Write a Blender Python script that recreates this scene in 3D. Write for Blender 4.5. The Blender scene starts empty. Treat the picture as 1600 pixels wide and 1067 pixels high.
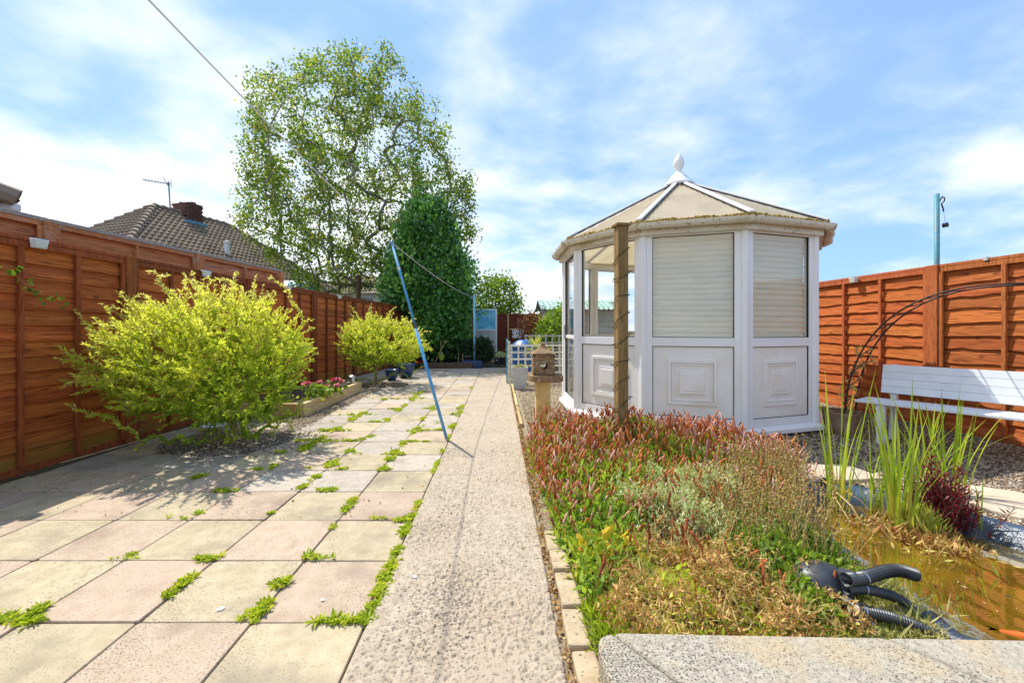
import bpy, math, random
import numpy as np
from mathutils import Vector, Matrix, noise as mnoise
random.seed(7); rng = np.random.default_rng(11)
R = math.radians
S = bpy.context.scene
COL = S.collection

# ---------------------------------------------------------------- camera, sky, sun, exposure
F, CX, HY, CH = 665.0, 780.0, 514.0, 1.157      # focal length in photo pixels, vanishing point, eye height
cam = bpy.data.cameras.new('camera'); cam.sensor_width = 36; cam.lens = F / 1600 * 36
cam.shift_x = 20 / 1600; cam.shift_y = -19.5 / 1600; cam.clip_start = 0.05; cam.clip_end = 2000
camo = bpy.data.objects.new('camera', cam); COL.objects.link(camo)
camo.location = (0, 0, CH); camo.rotation_euler = (R(90), 0, 0); S.camera = camo

SX, SY = 0.46, -0.45                             # shadow of a metre-high stick
sun_dir = Vector((-SX, -SY, 1)).normalized()
SUN_EL = math.asin(sun_dir.z); SUN_AZ = math.atan2(sun_dir.x, sun_dir.y)
sl = bpy.data.lights.new('sun', 'SUN'); sl.energy = 4.3; sl.angle = R(0.53); sl.color = (1, .955, .88)
so = bpy.data.objects.new('sun', sl); COL.objects.link(so)
so.rotation_euler = (-sun_dir).to_track_quat('-Z', 'Y').to_euler(); so.location = (-20, 20, 40)

W = bpy.data.worlds.new('World'); S.world = W; W.use_nodes = True
nt = W.node_tree; nt.nodes.clear(); N = nt.nodes.new; LK = nt.links.new
out = N('ShaderNodeOutputWorld'); bg = N('ShaderNodeBackground'); sky = N('ShaderNodeTexSky')
sky.sky_type = 'NISHITA'; sky.sun_disc = False; sky.sun_elevation = SUN_EL; sky.sun_rotation = SUN_AZ
sky.air_density = 1.0; sky.dust_density = .35; sky.ozone_density = 2.2
bg.inputs['Strength'].default_value = 0.148
tc = N('ShaderNodeTexCoord'); sep = N('ShaderNodeSeparateXYZ'); LK(tc.outputs['Generated'], sep.inputs[0])
def wm(op, a, b=None, c=None):
    n = N('ShaderNodeMath'); n.operation = op
    for i, v in enumerate((a, b, c)):
        if v is None: continue
        if isinstance(v, (int, float)): n.inputs[i].default_value = v
        else: LK(v, n.inputs[i])
    return n.outputs[0]
den = wm('ADD', wm('MAXIMUM', sep.outputs['Z'], 0.0), 0.22)
cmb = N('ShaderNodeCombineXYZ'); LK(wm('DIVIDE', sep.outputs['X'], den), cmb.inputs[0]); LK(wm('DIVIDE', sep.outputs['Y'], den), cmb.inputs[1])
def wnoise(scale, detail, off, rough=.55, dist=0.0, sc=(1, 1, 1)):
    mp = N('ShaderNodeMapping'); mp.inputs['Location'].default_value = off; mp.inputs['Scale'].default_value = sc
    LK(cmb.outputs[0], mp.inputs[0])
    n = N('ShaderNodeTexNoise'); n.inputs['Scale'].default_value = scale; n.inputs['Detail'].default_value = detail
    n.inputs['Roughness'].default_value = rough; n.inputs['Distortion'].default_value = dist
    LK(mp.outputs[0], n.inputs['Vector']); return n.outputs['Fac']
big = wnoise(.85, 4, (3.1, 7.7, 0), .5, .2)
med = wnoise(1.9, 8, (1.0, 2.0, 4.0), .52, .2, (1, 1.15, 1))
fine = wnoise(7.0, 10, (9.0, 1.0, 2.0), .62, .3)
dens = wm('ADD', wm('ADD', wm('MULTIPLY', big, .95), wm('MULTIPLY', med, .75)), wm('MULTIPLY', fine, .16))
# more cloud towards the horizon and to the left, as the weather in view has it
low = wm('SUBTRACT', 1.0, wm('MINIMUM', wm('MULTIPLY', wm('MAXIMUM', sep.outputs['Z'], 0.0), 1.7), 1.0))
dens = wm('ADD', dens, wm('MULTIPLY', low, .26))
dens = wm('SUBTRACT', dens, wm('MULTIPLY', sep.outputs['X'], .21))
rp = N('ShaderNodeMapRange'); rp.interpolation_type = 'SMOOTHSTEP'; LK(dens, rp.inputs[0])
rp.inputs[1].default_value = .86; rp.inputs[2].default_value = 1.30; rp.inputs[3].default_value = .10; rp.inputs[4].default_value = .97
mx = N('ShaderNodeMix'); mx.data_type = 'RGBA'; LK(rp.outputs[0], mx.inputs['Factor'])
hs = N('ShaderNodeMix'); hs.data_type = 'RGBA'; hs.blend_type = 'MULTIPLY'; hs.inputs['Factor'].default_value = 1
LK(sky.outputs[0], hs.inputs['A']); hs.inputs['B'].default_value = (.7, .95, 1.35, 1)
cl = N('ShaderNodeMix'); cl.data_type = 'RGBA'; cl.inputs['Factor'].default_value = .68; LK(hs.outputs['Result'], cl.inputs['A']); cl.inputs['B'].default_value = (1.3, 2.55, 4.6, 1)
LK(cl.outputs['Result'], mx.inputs['A']); mx.inputs['B'].default_value = (6.0, 6.15, 6.3, 1)
LK(mx.outputs['Result'], bg.inputs['Color']); LK(bg.outputs[0], out.inputs[0])

S.view_settings.view_transform = 'Standard'; S.view_settings.look = 'None'
S.view_settings.exposure = 0.55; S.view_settings.gamma = 1.0; S.view_settings.use_curve_mapping = False
S.cycles.use_denoising = True; S.cycles.max_bounces = 8; S.cycles.transparent_max_bounces = 16
S.cycles.transmission_bounces = 6; S.cycles.caustics_reflective = False; S.cycles.caustics_refractive = False
S.cycles.sample_clamp_indirect = 6

# ---------------------------------------------------------------- materials
def new_mat(name):
    m = bpy.data.materials.new(name); m.use_nodes = True
    return m, m.node_tree, m.node_tree.nodes['Principled BSDF']
def surf(name, c1, c2=None, scale=6, rough=.75, bump=0.0, bscale=None, detail=6, c3=None, s3=1.2, stretch=(1, 1, 1),
         obj_rand=0.0, metallic=0.0, spec=.35, coords='Object', speck=None, speck_scale=60, speck_amt=.62, stain=None, trans=0.0, coat=0, speck_mod=0.0, knots=None):
    """two colours mixed by noise, a third in large patches, optional specks, bump and per-object variation"""
    m, t, b = new_mat(name); n = t.nodes.new; l = t.links.new
    tcn = n('ShaderNodeTexCoord'); mp = n('ShaderNodeMapping'); mp.inputs['Scale'].default_value = stretch
    oi = n('ShaderNodeObjectInfo'); ad = n('ShaderNodeVectorMath'); ad.operation = 'ADD'
    sc = n('ShaderNodeMath'); sc.operation = 'MULTIPLY'; sc.inputs[1].default_value = 37.0; l(oi.outputs['Random'], sc.inputs[0])
    l(tcn.outputs[coords], ad.inputs[0]); l(sc.outputs[0], ad.inputs[1]); l(ad.outputs[0], mp.inputs[0])
    def ns(s, d=detail, r=.6):
        x = n('ShaderNodeTexNoise'); x.inputs['Scale'].default_value = s; x.inputs['Detail'].default_value = d
        x.inputs['Roughness'].default_value = r; l(mp.outputs[0], x.inputs['Vector']); return x.outputs['Fac']
    def mr(v, a, b_, c=0., d=1.):
        x = n('ShaderNodeMapRange'); l(v, x.inputs[0])
        for i, q in enumerate((a, b_, c, d)): x.inputs[i + 1].default_value = q
        return x.outputs[0]
    def mix(f, a, b_):
        x = n('ShaderNodeMix'); x.data_type = 'RGBA'; l(f, x.inputs['Factor'])
        for k, v in (('A', a), ('B', b_)):
            if isinstance(v, tuple): x.inputs[k].default_value = (*v, 1)
            else: l(v, x.inputs[k])
        return x.outputs['Result']
    c2 = c2 or c1
    col = mix(mr(ns(scale), .35, .65), c1, c2)
    if c3: col = mix(mr(ns(s3, 3), .5, .72), col, c3)
    if knots:
        vo = n('ShaderNodeTexVoronoi'); vo.inputs['Scale'].default_value = 4.5; vo.inputs['Randomness'].default_value = 1; l(ad.outputs[0], vo.inputs['Vector'])
        col = mix(mr(vo.outputs['Distance'], .05, .11, .8, 0.), col, knots)
    if speck:
        sv_ = ns(speck_scale, 2)
        if speck_mod:
            am = n('ShaderNodeMath'); am.operation = 'MULTIPLY_ADD'; l(ns(2.3, 4), am.inputs[0]); am.inputs[1].default_value = speck_mod; l(sv_, am.inputs[2])
            sv_ = am.outputs[0]; speck_amt += speck_mod * .5
        col = mix(mr(sv_, speck_amt, speck_amt + .05), col, speck)
    if stain:                                     # (colour, z0, z1) growth that sits low on the wood
        g = n('ShaderNodeNewGeometry'); sp = n('ShaderNodeSeparateXYZ'); l(g.outputs['Position'], sp.inputs[0])
        a = mr(sp.outputs['Z'], stain[1], stain[2], 1, 0); bb = mr(ns(5, 4), .3, .6)
        k = n('ShaderNodeMath'); k.operation = 'MULTIPLY'; l(a, k.inputs[0]); l(bb, k.inputs[1]); col = mix(k.outputs[0], col, stain[0])
    if obj_rand:
        h = n('ShaderNodeHueSaturation'); l(col, h.inputs['Color'])
        l(mr(oi.outputs['Random'], 0, 1, 1 - obj_rand, 1 + obj_rand), h.inputs['Value'])
        x = n('ShaderNodeMath'); x.operation = 'FRACT'; y = n('ShaderNodeMath'); y.operation = 'MULTIPLY'; y.inputs[1].default_value = 7.13
        l(oi.outputs['Random'], y.inputs[0]); l(y.outputs[0], x.inputs[0])
        l(mr(x.outputs[0], 0, 1, .5 - obj_rand * .03, .5 + obj_rand * .03), h.inputs['Hue']); col = h.outputs[0]
    l(col, b.inputs['Base Color'])
    b.inputs['Roughness'].default_value = rough; b.inputs['Metallic'].default_value = metallic
    b.inputs['Specular IOR Level'].default_value = spec
    if coat: b.inputs['Coat Weight'].default_value = coat
    if bump:
        bn = n('ShaderNodeBump'); bn.inputs['Strength'].default_value = 1; bn.inputs['Distance'].default_value = bump
        l(ns(bscale or scale * 4, 8, .65), bn.inputs['Height']); l(bn.outputs[0], b.inputs['Normal'])
    if trans:
        tr = n('ShaderNodeBsdfTranslucent'); l(col, tr.inputs['Color']); ms = n('ShaderNodeMixShader'); ms.inputs[0].default_value = trans
        o = t.nodes['Material Output']; l(b.outputs[0], ms.inputs[1]); l(tr.outputs[0], ms.inputs[2]); l(ms.outputs[0], o.inputs['Surface'])
    return m
def ramp_mat(name, stops, rough=.6, trans=.35, spec=.3, const=False, bump=0, tint=1.35, noise_amt=.25):
    """colour picked per piece (attribute rnd) plus a drift over the plant; leaves let light through"""
    m, t, b = new_mat(name); n = t.nodes.new; l = t.links.new
    at = n('ShaderNodeAttribute'); at.attribute_name = 'rnd'
    tcn = n('ShaderNodeTexCoord'); ns = n('ShaderNodeTexNoise'); ns.inputs['Scale'].default_value = 2.2; ns.inputs['Detail'].default_value = 3
    l(tcn.outputs['Object'], ns.inputs['Vector'])
    a = n('ShaderNodeMath'); a.operation = 'MULTIPLY_ADD'; l(ns.outputs['Fac'], a.inputs[0]); a.inputs[1].default_value = noise_amt * 2; a.inputs[2].default_value = -noise_amt
    s = n('ShaderNodeMath'); s.operation = 'ADD'; s.use_clamp = True; l(a.outputs[0], s.inputs[0]); l(at.outputs['Fac'], s.inputs[1])
    cr = n('ShaderNodeValToRGB'); l(s.outputs[0], cr.inputs[0]); e = cr.color_ramp
    if const: e.interpolation = 'CONSTANT'
    e.elements[0].position = stops[0][0]; e.elements[0].color = (*stops[0][1], 1)
    e.elements[1].position = stops[-1][0]; e.elements[1].color = (*stops[-1][1], 1)
    for p, c in stops[1:-1]: q = e.elements.new(p); q.color = (*c, 1)
    l(cr.outputs[0], b.inputs['Base Color']); b.inputs['Roughness'].default_value = rough; b.inputs['Specular IOR Level'].default_value = spec
    if bump:
        n2 = n('ShaderNodeTexNoise'); n2.inputs['Scale'].default_value = 90; l(tcn.outputs['Object'], n2.inputs['Vector'])
        bn = n('ShaderNodeBump'); bn.inputs['Distance'].default_value = bump; l(n2.outputs['Fac'], bn.inputs['Height']); l(bn.outputs[0], b.inputs['Normal'])
    if trans:
        g = n('ShaderNodeMix'); g.data_type = 'RGBA'; g.blend_type = 'MULTIPLY'; g.inputs['Factor'].default_value = 1
        l(cr.outputs[0], g.inputs['A']); g.inputs['B'].default_value = (tint, tint, tint * .55, 1); g.clamp_result = True
        tr = n('ShaderNodeBsdfTranslucent'); l(g.outputs['Result'], tr.inputs['Color'])
        ms = n('ShaderNodeMixShader'); ms.inputs[0].default_value = trans; o = t.nodes['Material Output']
        l(b.outputs[0], ms.inputs[1]); l(tr.outputs[0], ms.inputs[2]); l(ms.outputs[0], o.inputs['Surface'])
    return m

def wood(name, a, b_, c=None, rough=.8, stain=None, rand=.18, axis=0, bump=.0035, knots=None):
    st = [1.2, 14, 14] if axis == 0 else ([14, 1.2, 14] if axis == 1 else [14, 14, 1.2])
    return surf(name, a, b_, 1.6, rough, bump, 5, 8, c, .35, tuple(st), rand, stain=stain, spec=.25, knots=knots, speck=tuple(v * .66 for v in a), speck_scale=7, speck_amt=.56, speck_mod=.3)

M = {}
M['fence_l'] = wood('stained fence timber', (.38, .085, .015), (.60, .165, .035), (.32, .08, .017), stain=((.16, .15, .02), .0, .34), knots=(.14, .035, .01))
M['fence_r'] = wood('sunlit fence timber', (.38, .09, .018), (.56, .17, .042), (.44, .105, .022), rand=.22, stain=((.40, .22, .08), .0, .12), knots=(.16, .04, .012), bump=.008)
M['fence_n'] = wood('weathered neighbour fence timber', (.46, .17, .055), (.60, .27, .11), (.50, .33, .20), rand=.15)
M['fence_b'] = wood('dark red fence timber', (.13, .03, .016), (.20, .05, .025))
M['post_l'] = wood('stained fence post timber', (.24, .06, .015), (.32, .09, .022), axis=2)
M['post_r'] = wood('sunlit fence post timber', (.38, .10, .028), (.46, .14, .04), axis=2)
M['greycap'] = wood('grey weathered timber', (.36, .33, .27), (.50, .46, .38), axis=0)
M['sleeper'] = wood('pale sleeper timber', (.52, .36, .16), (.66, .49, .26), (.42, .27, .10), axis=1)
M['post_green'] = wood('treated post timber', (.24, .15, .055), (.34, .22, .085), (.20, .135, .06), axis=2)
M['darkwood'] = wood('dark sleeper timber', (.10, .06, .04), (.16, .10, .06))
M['slab_buff'] = surf('buff concrete paving', (.40, .32, .195), (.49, .405, .265), 13, .9, .0018, 55, 8, (.29, .235, .16), 3.2, obj_rand=.07, speck=(.20, .16, .11), speck_scale=130, speck_amt=.60, speck_mod=.35)
M['slab_pink'] = surf('pink concrete paving', (.41, .305, .21), (.48, .37, .27), 13, .9, .0018, 55, 8, (.31, .225, .16), 3.2, obj_rand=.07, speck=(.22, .15, .11), speck_scale=130, speck_amt=.60, speck_mod=.35)
M['slab_grey'] = surf('grey concrete paving', (.36, .305, .235), (.45, .39, .31), 13, .9, .0018, 55, 8, (.30, .25, .20), 3.2, obj_rand=.08, speck=(.19, .16, .13), speck_scale=130, speck_amt=.60, speck_mod=.35)
M['joint_sand'] = surf('joint grit', (.13, .10, .065), (.24, .19, .13), 30, .95, .006, 80, 8)
M['path'] = surf('old concrete path', (.35, .28, .20), (.48, .395, .29), 22, .95, .004, 110, 10, (.42, .33, .235), 1.6, speck=(.13, .11, .085), speck_scale=95, speck_amt=.60, speck_mod=.35, coords='Object')
M['soil'] = surf('dark soil', (.05, .035, .022), (.10, .07, .045), 14, .95, .02, 30, 8)
M['earth'] = surf('damp ground', (.055, .05, .035), (.10, .085, .06), 5, .95, .01, 30, 8, (.07, .09, .03), .6)
M['gravelbase'] = surf('fine grit under shingle', (.20, .15, .09), (.36, .29, .19), 60, .95, .008, 90, 8)
M['upvc'] = surf('white frame plastic', (.80, .795, .79), (.85, .845, .835), 3, .35, .0, c3=(.76, .745, .70), s3=1.5, spec=.5)
M['upvc_panel'] = surf('cream panel plastic', (.80, .765, .71), (.85, .82, .765), 2, .4, .0, c3=(.76, .70, .60), s3=2.5, spec=.5)
M['gutter'] = surf('weathered gutter plastic', (.62, .56, .42), (.76, .72, .62), 6, .6, .001, 40, 8, (.50, .40, .24), 3.0, speck=(.24, .19, .12), speck_scale=22, speck_amt=.64)
M['gasket'] = surf('black rubber', (.015, .016, .017), rough=.5)
M['black_metal'] = surf('black painted steel', (.022, .020, .020), (.06, .04, .03), 30, .55, .0005, metallic=.3)
M['black_plastic'] = surf('black hose plastic', (.014, .018, .024), (.05, .055, .06), 8, .45, .0, spec=.6)
M['bluepole'] = surf('blue painted pole', (.045, .26, .55), (.10, .36, .62), 22, .4, .0005, 60, c3=(.25, .42, .50), s3=9)
M['teal_metal'] = surf('teal painted steel', (.05, .20, .26), (.10, .28, .33), 20, .5, .0005, 60, c3=(.16, .14, .11), s3=8)
M['skypole'] = surf('pale blue pole paint', (.22, .47, .60), (.32, .56, .66), 12, .5)
M['white_paint'] = surf('white bench paint', (.68, .71, .74), (.76, .78, .80), 6, .55, .0008, 30, c3=(.62, .66, .70), s3=4, spec=.4)
M['blind'] = surf('ivory blind plastic', (.88, .86, .78), (.92, .90, .84), 3, .5, trans=.5)
M['lattice'] = wood('cream lattice timber', (.58, .55, .45), (.70, .68, .58), axis=0)
M['stone_lantern'] = surf('lichened stone', (.19, .11, .05), (.33, .21, .11), 16, .95, .012, 40, 8, (.11, .08, .05), 7, speck=(.42, .36, .24), speck_scale=30, speck_amt=.60)
M['ochre'] = surf('ochre sandstone', (.58, .37, .12), (.70, .48, .19), 8, .9, .003, 40)
M['coping'] = surf('speckled stone coping', (.31, .27, .205), (.47, .42, .33), 55, .9, .006, 95, 10, (.46, .35, .20), 3.2, speck=(.10, .09, .07), speck_scale=150, speck_amt=.575, speck_mod=.4)
M['kerb'] = surf('sandstone kerb', (.36, .27, .16), (.50, .39, .25), 14, .95, .004, 60, 8, speck=(.14, .11, .07), speck_scale=70, speck_amt=.62)
M['edge_stone'] = surf('smooth sandstone flag', (.47, .38, .27), (.56, .47, .35), 3, .85, .003, 30, 8, (.42, .34, .25), 2)
M['liner'] = surf('black pond liner', (.02, .028, .04), (.05, .085, .13), 6, .28, .01, 14, 6, spec=.7)
M['greypot'] = surf('grey planter', (.36, .37, .38), (.42, .43, .44), 5, .6)
M['brownpot'] = surf('brown clay planter', (.20, .13, .08), (.32, .22, .15), 12, .85, .003)
M['bluepot'] = surf('dark blue glazed pot', (.01, .035, .11), (.02, .06, .17), 5, .2, spec=.6)
M['bluebin'] = surf('blue barrel plastic', (.02, .10, .30), (.04, .15, .40), 4, .35, spec=.5)
M['bluesheet'] = surf('blue plastic sheet', (.07, .40, .60), (.20, .58, .72), 4, .4, .004, 6, 5, (.35, .70, .80), 3, trans=.35)
M['limeplastic'] = surf('lime plastic', (.42, .60, .05), rough=.5)
M['purple'] = surf('purple plastic', (.25, .10, .45), rough=.5)
M['clearsheet'] = surf('cloudy sheet', (.55, .53, .47), (.42, .42, .40), 4, .4)
M['green_roof'] = surf('green corrugated sheet', (.26, .42, .34), (.36, .52, .43), 3, .6, c3=(.30, .38, .33), s3=3)
M['shedwood'] = wood('silvered shed boards', (.42, .42, .34), (.56, .56, .46), axis=0)
M['tile'] = surf('brown roof tile', (.20, .15, .11), (.30, .23, .165), 1.2, .9, .004, 30, 8, (.20, .17, .13), .4, spec=.2)
M['brick'] = surf('dark red brick', (.10, .045, .035), (.17, .075, .055), 9, .9, .004, 40, obj_rand=.2)
M['mortar'] = surf('grey mortar', (.30, .27, .24), (.36, .33, .29), 12, .95)
M['lead'] = surf('blue lead flashing', (.05, .22, .32), (.12, .33, .42), 5, .5)
M['render_white'] = surf('white render', (.72, .71, .67), (.78, .77, .74), 3, .9, .002)
M['fascia'] = surf('white fascia paint', (.72, .74, .74), rough=.5)
M['winglass'] = surf('far window glass', (.10, .20, .26), (.20, .32, .38), 2, .08, spec=.8)
M['aerial'] = surf('aluminium aerial', (.16, .17, .18), rough=.4, metallic=.8)
M['bark'] = surf('silvery bark', (.20, .17, .13), (.34, .30, .25), 8, .9, .01, 20, 8, (.07, .055, .04), 5)
M['darkbark'] = surf('dark bark', (.06, .045, .03), (.12, .09, .06), 10, .9, .006, 30)
M['twig'] = surf('willow twig bark', (.24, .17, .08), (.34, .27, .12), 10, .85)
M['tan_stem'] = surf('dry stem', (.42, .30, .12), (.55, .42, .20), 8, .85)
M['cord'] = surf('white plastic cord', (.78, .78, .76), rough=.5)
M['wire'] = surf('dark green flex', (.035, .04, .02), rough=.6)
M['solar_white'] = surf('white lamp plastic', (.72, .73, .68), (.60, .60, .54), 12, .5)
M['solar_cell'] = surf('dark solar cell', (.02, .03, .06), rough=.15, spec=.8)
M['steel'] = surf('brushed steel', (.45, .47, .50), rough=.3, metallic=.9)
M['chrome_handle'] = surf('satin handle', (.55, .56, .58), rough=.35, metallic=.6)
M['moss'] = ramp_mat('roof moss', [(0, (.16, .09, .02)), (.5, (.40, .25, .06)), (1, (.52, .40, .14))], .95, 0)
M['fish'] = surf('orange goldfish', (.85, .09, .01), (.95, .20, .02), 8, .35)
M['roofsheet'] = surf('cream polycarbonate sheet', (.74, .67, .52), (.80, .73, .58), 2, .45, c3=(.68, .61, .48), s3=2.2, trans=.6, spec=.4)

def glass_mat(name, tint, refl):
    m, t, b = new_mat(name); n = t.nodes.new; l = t.links.new; o = t.nodes['Material Output']; t.nodes.remove(b)
    tr = n('ShaderNodeBsdfTransparent'); tr.inputs[0].default_value = (*tint, 1)
    gl = n('ShaderNodeBsdfGlossy'); gl.inputs['Roughness'].default_value = .02
    ge = n('ShaderNodeNewGeometry'); dt = n('ShaderNodeVectorMath'); dt.operation = 'DOT_PRODUCT'; l(ge.outputs['Normal'], dt.inputs[0]); l(ge.outputs['Incoming'], dt.inputs[1])
    def mm(op, a, v=None, first=None):
        x = n('ShaderNodeMath'); x.operation = op
        if first is not None: x.inputs[0].default_value = first; l(a, x.inputs[1])
        else:
            l(a, x.inputs[0])
            if v is not None: x.inputs[1].default_value = v
        return x
    q_ = mm('POWER', mm('SUBTRACT', mm('ABSOLUTE', dt.outputs['Value']).outputs[0], first=1.0).outputs[0], 5.0)
    mu = mm('MULTIPLY_ADD', q_.outputs[0], .96 * refl); mu.inputs[2].default_value = .04 * refl; mu.use_clamp = True
    ms = n('ShaderNodeMixShader'); l(mu.outputs[0], ms.inputs[0]); l(tr.outputs[0], ms.inputs[1]); l(gl.outputs[0], ms.inputs[2]); l(ms.outputs[0], o.inputs[0])
    return m
M['glass'] = glass_mat('window glass', (.985, .995, .985), 1.1)

# water: murky amber body under a mirror surface
m, t, b = new_mat('pond water'); n = t.nodes.new; l = t.links.new; o = t.nodes['Material Output']
tcn = n('ShaderNodeTexCoord'); ns = n('ShaderNodeTexNoise'); ns.inputs['Scale'].default_value = 9; ns.inputs['Detail'].default_value = 3; l(tcn.outputs['Object'], ns.inputs['Vector'])
bn = n('ShaderNodeBump'); bn.inputs['Distance'].default_value = .0005; l(ns.outputs['Fac'], bn.inputs['Height'])
n2 = n('ShaderNodeTexNoise'); n2.inputs['Scale'].default_value = 4; n2.inputs['Detail'].default_value = 7; l(tcn.outputs['Object'], n2.inputs['Vector'])
cr = n('ShaderNodeValToRGB'); l(n2.outputs['Fac'], cr.inputs[0]); cr.color_ramp.elements[0].position = .35; cr.color_ramp.elements[1].position = .7
cr.color_ramp.elements[0].color = (.075, .05, .005, 1); cr.color_ramp.elements[1].color = (.24, .145, .010, 1)
l(cr.outputs[0], b.inputs['Base Color']); b.inputs['Roughness'].default_value = .6; b.inputs['Specular IOR Level'].default_value = 0
gl = n('ShaderNodeBsdfGlossy'); gl.inputs['Roughness'].default_value = .015; gl.inputs['Color'].default_value = (1, .95, .8, 1); l(bn.outputs[0], gl.inputs['Normal'])
fr = n('ShaderNodeFresnel'); fr.inputs[0].default_value = 2.3; l(bn.outputs[0], fr.inputs['Normal'])
mf = n('ShaderNodeMath'); mf.operation = 'MULTIPLY'; mf.inputs[1].default_value = 1.7; mf.use_clamp = True; l(fr.outputs[0], mf.inputs[0])
ms = n('ShaderNodeMixShader'); l(mf.outputs[0], ms.inputs[0]); l(b.outputs[0], ms.inputs[1]); l(gl.outputs[0], ms.inputs[2]); l(ms.outputs[0], o.inputs['Surface'])
M['water'] = m

# leaves, stones
M['willow'] = ramp_mat('willow leaves', [(0, (.18, .30, .02)), (.3, (.40, .50, .04)), (.6, (.66, .66, .09)), (.85, (.82, .70, .22)), (1, (.84, .62, .34))], .6, .5, tint=1.5)
M['birch'] = ramp_mat('birch leaves', [(0, (.06, .14, .02)), (.4, (.16, .27, .035)), (.8, (.32, .40, .06)), (1, (.50, .40, .10))], .5, .5)
M['laurel'] = ramp_mat('laurel leaves', [(0, (.02, .075, .02)), (.45, (.07, .23, .045)), (1, (.26, .50, .09))], .38, .3, spec=.5)
M['lightleaf'] = ramp_mat('light green leaves', [(0, (.07, .14, .02)), (.6, (.22, .34, .03)), (1, (.42, .48, .06))], .55, .45)
M['maple'] = ramp_mat('bronze leaves', [(0, (.10, .03, .012)), (.5, (.30, .10, .04)), (1, (.50, .26, .10))], .55, .4)
M['darkshrub'] = ramp_mat('dark shrub leaves', [(0, (.012, .03, .012)), (1, (.05, .10, .03))], .5, .2)
M['weed'] = ramp_mat('weed leaves', [(0, (.20, .30, .02)), (.6, (.44, .52, .035)), (1, (.66, .60, .09))], .55, .45)
M['bedleaf'] = ramp_mat('knotweed leaves', [(0, (.10, .19, .02)), (.5, (.27, .40, .04)), (.82, (.44, .54, .08)), (1, (.60, .48, .13))], .55, .4)
M['spike'] = ramp_mat('rust flower spikes', [(0, (.24, .06, .03)), (.3, (.52, .14, .04)), (.6, (.70, .26, .08)), (.8, (.68, .34, .24)), (1, (.76, .50, .46))], .85, .15)
M['silver'] = ramp_mat('silver leaves', [(0, (.32, .42, .14)), (.6, (.60, .64, .34)), (1, (.78, .76, .50))], .8, .3)
M['drystem'] = ramp_mat('dry stems', [(0, (.32, .24, .07)), (.5, (.54, .44, .14)), (1, (.68, .56, .28))], .8, .2)
M['dead'] = ramp_mat('withered leaves', [(0, (.22, .08, .03)), (.3, (.48, .24, .08)), (.65, (.68, .46, .19)), (1, (.60, .58, .12))], .85, .25)
M['autumn'] = ramp_mat('yellow and orange leaves', [(0, (.32, .38, .03)), (.5, (.60, .48, .04)), (1, (.62, .22, .03))], .6, .4)
M['sedum'] = ramp_mat('stonecrop leaves', [(0, (.22, .26, .05)), (.6, (.42, .40, .14)), (1, (.56, .46, .24))], .7, .3)
M['reed'] = ramp_mat('reed leaves', [(0, (.20, .34, .025)), (.55, (.42, .52, .05)), (1, (.64, .54, .10))], .5, .4)
M['reedbrown'] = ramp_mat('withered reed', [(0, (.40, .22, .06)), (1, (.56, .38, .14))], .7, .25)
M['burgundy'] = ramp_mat('burgundy leaves', [(0, (.06, .006, .012)), (.6, (.20, .015, .03)), (1, (.36, .04, .06))], .5, .35)
M['pinkflower'] = ramp_mat('pink petals', [(0, (.55, .03, .14)), (.6, (.68, .22, .36)), (1, (.80, .62, .66))], .6, .3)
M['redflower'] = ramp_mat('red petals', [(0, (.45, .01, .01)), (1, (.62, .03, .04))], .6, .3)
M['yucca'] = ramp_mat('yellow striped leaves', [(0, (.32, .42, .05)), (.6, (.62, .60, .10)), (1, (.70, .66, .22))], .5, .35)
M['stones'] = ramp_mat('golden shingle', [(0, (.16, .10, .055)), (.2, (.34, .24, .13)), (.4, (.50, .39, .24)), (.6, (.58, .48, .33)), (.8, (.42, .33, .25)), (.92, (.66, .60, .50))], .85, 0, const=True, bump=.002, noise_amt=.1)
M['stones_brown'] = ramp_mat('brown shingle', [(0, (.10, .07, .05)), (.3, (.24, .17, .11)), (.55, (.34, .26, .18)), (.75, (.26, .23, .20)), (.9, (.48, .40, .30))], .85, 0, const=True, bump=.002, noise_amt=.1)
M['litter'] = ramp_mat('fallen dry leaves', [(0, (.20, .08, .03)), (.6, (.44, .26, .09)), (1, (.58, .44, .22))], .85, .2)

# ---------------------------------------------------------------- geometry helpers
WL = {}
def P(px, py, Y): return Vector(((px - CX) * Y / F, Y, CH - (py - HY) * Y / F))
def G(px, py, z=0.0): Y = F * (CH - z) / (py - HY); return Vector(((px - CX) * Y / F, Y, z))
def tag(o, label=None, cat=None, group=None, kind=None):
    if label: o['label'] = label
    if cat: o['category'] = cat
    if group: o['group'] = group
    if kind: o['kind'] = kind
    return o
def thing(name, loc, label, cat, group=None, kind=None):
    o = bpy.data.objects.new(name, None); COL.objects.link(o); o.empty_display_size = .2
    o.location = loc; WL[o.name] = Vector(loc); return tag(o, label, cat, group, kind)
def link(me, name, parent=None, loc=(0, 0, 0), rot=None, scale=None):
    o = bpy.data.objects.new(name, me); COL.objects.link(o); w = Vector(loc)
    if parent is not None: o.parent = parent; o.location = w - WL[parent.name]
    else: o.location = w
    if rot is not None: o.rotation_euler = rot
    if scale is not None: o.scale = scale
    WL[o.name] = w; return o
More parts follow.
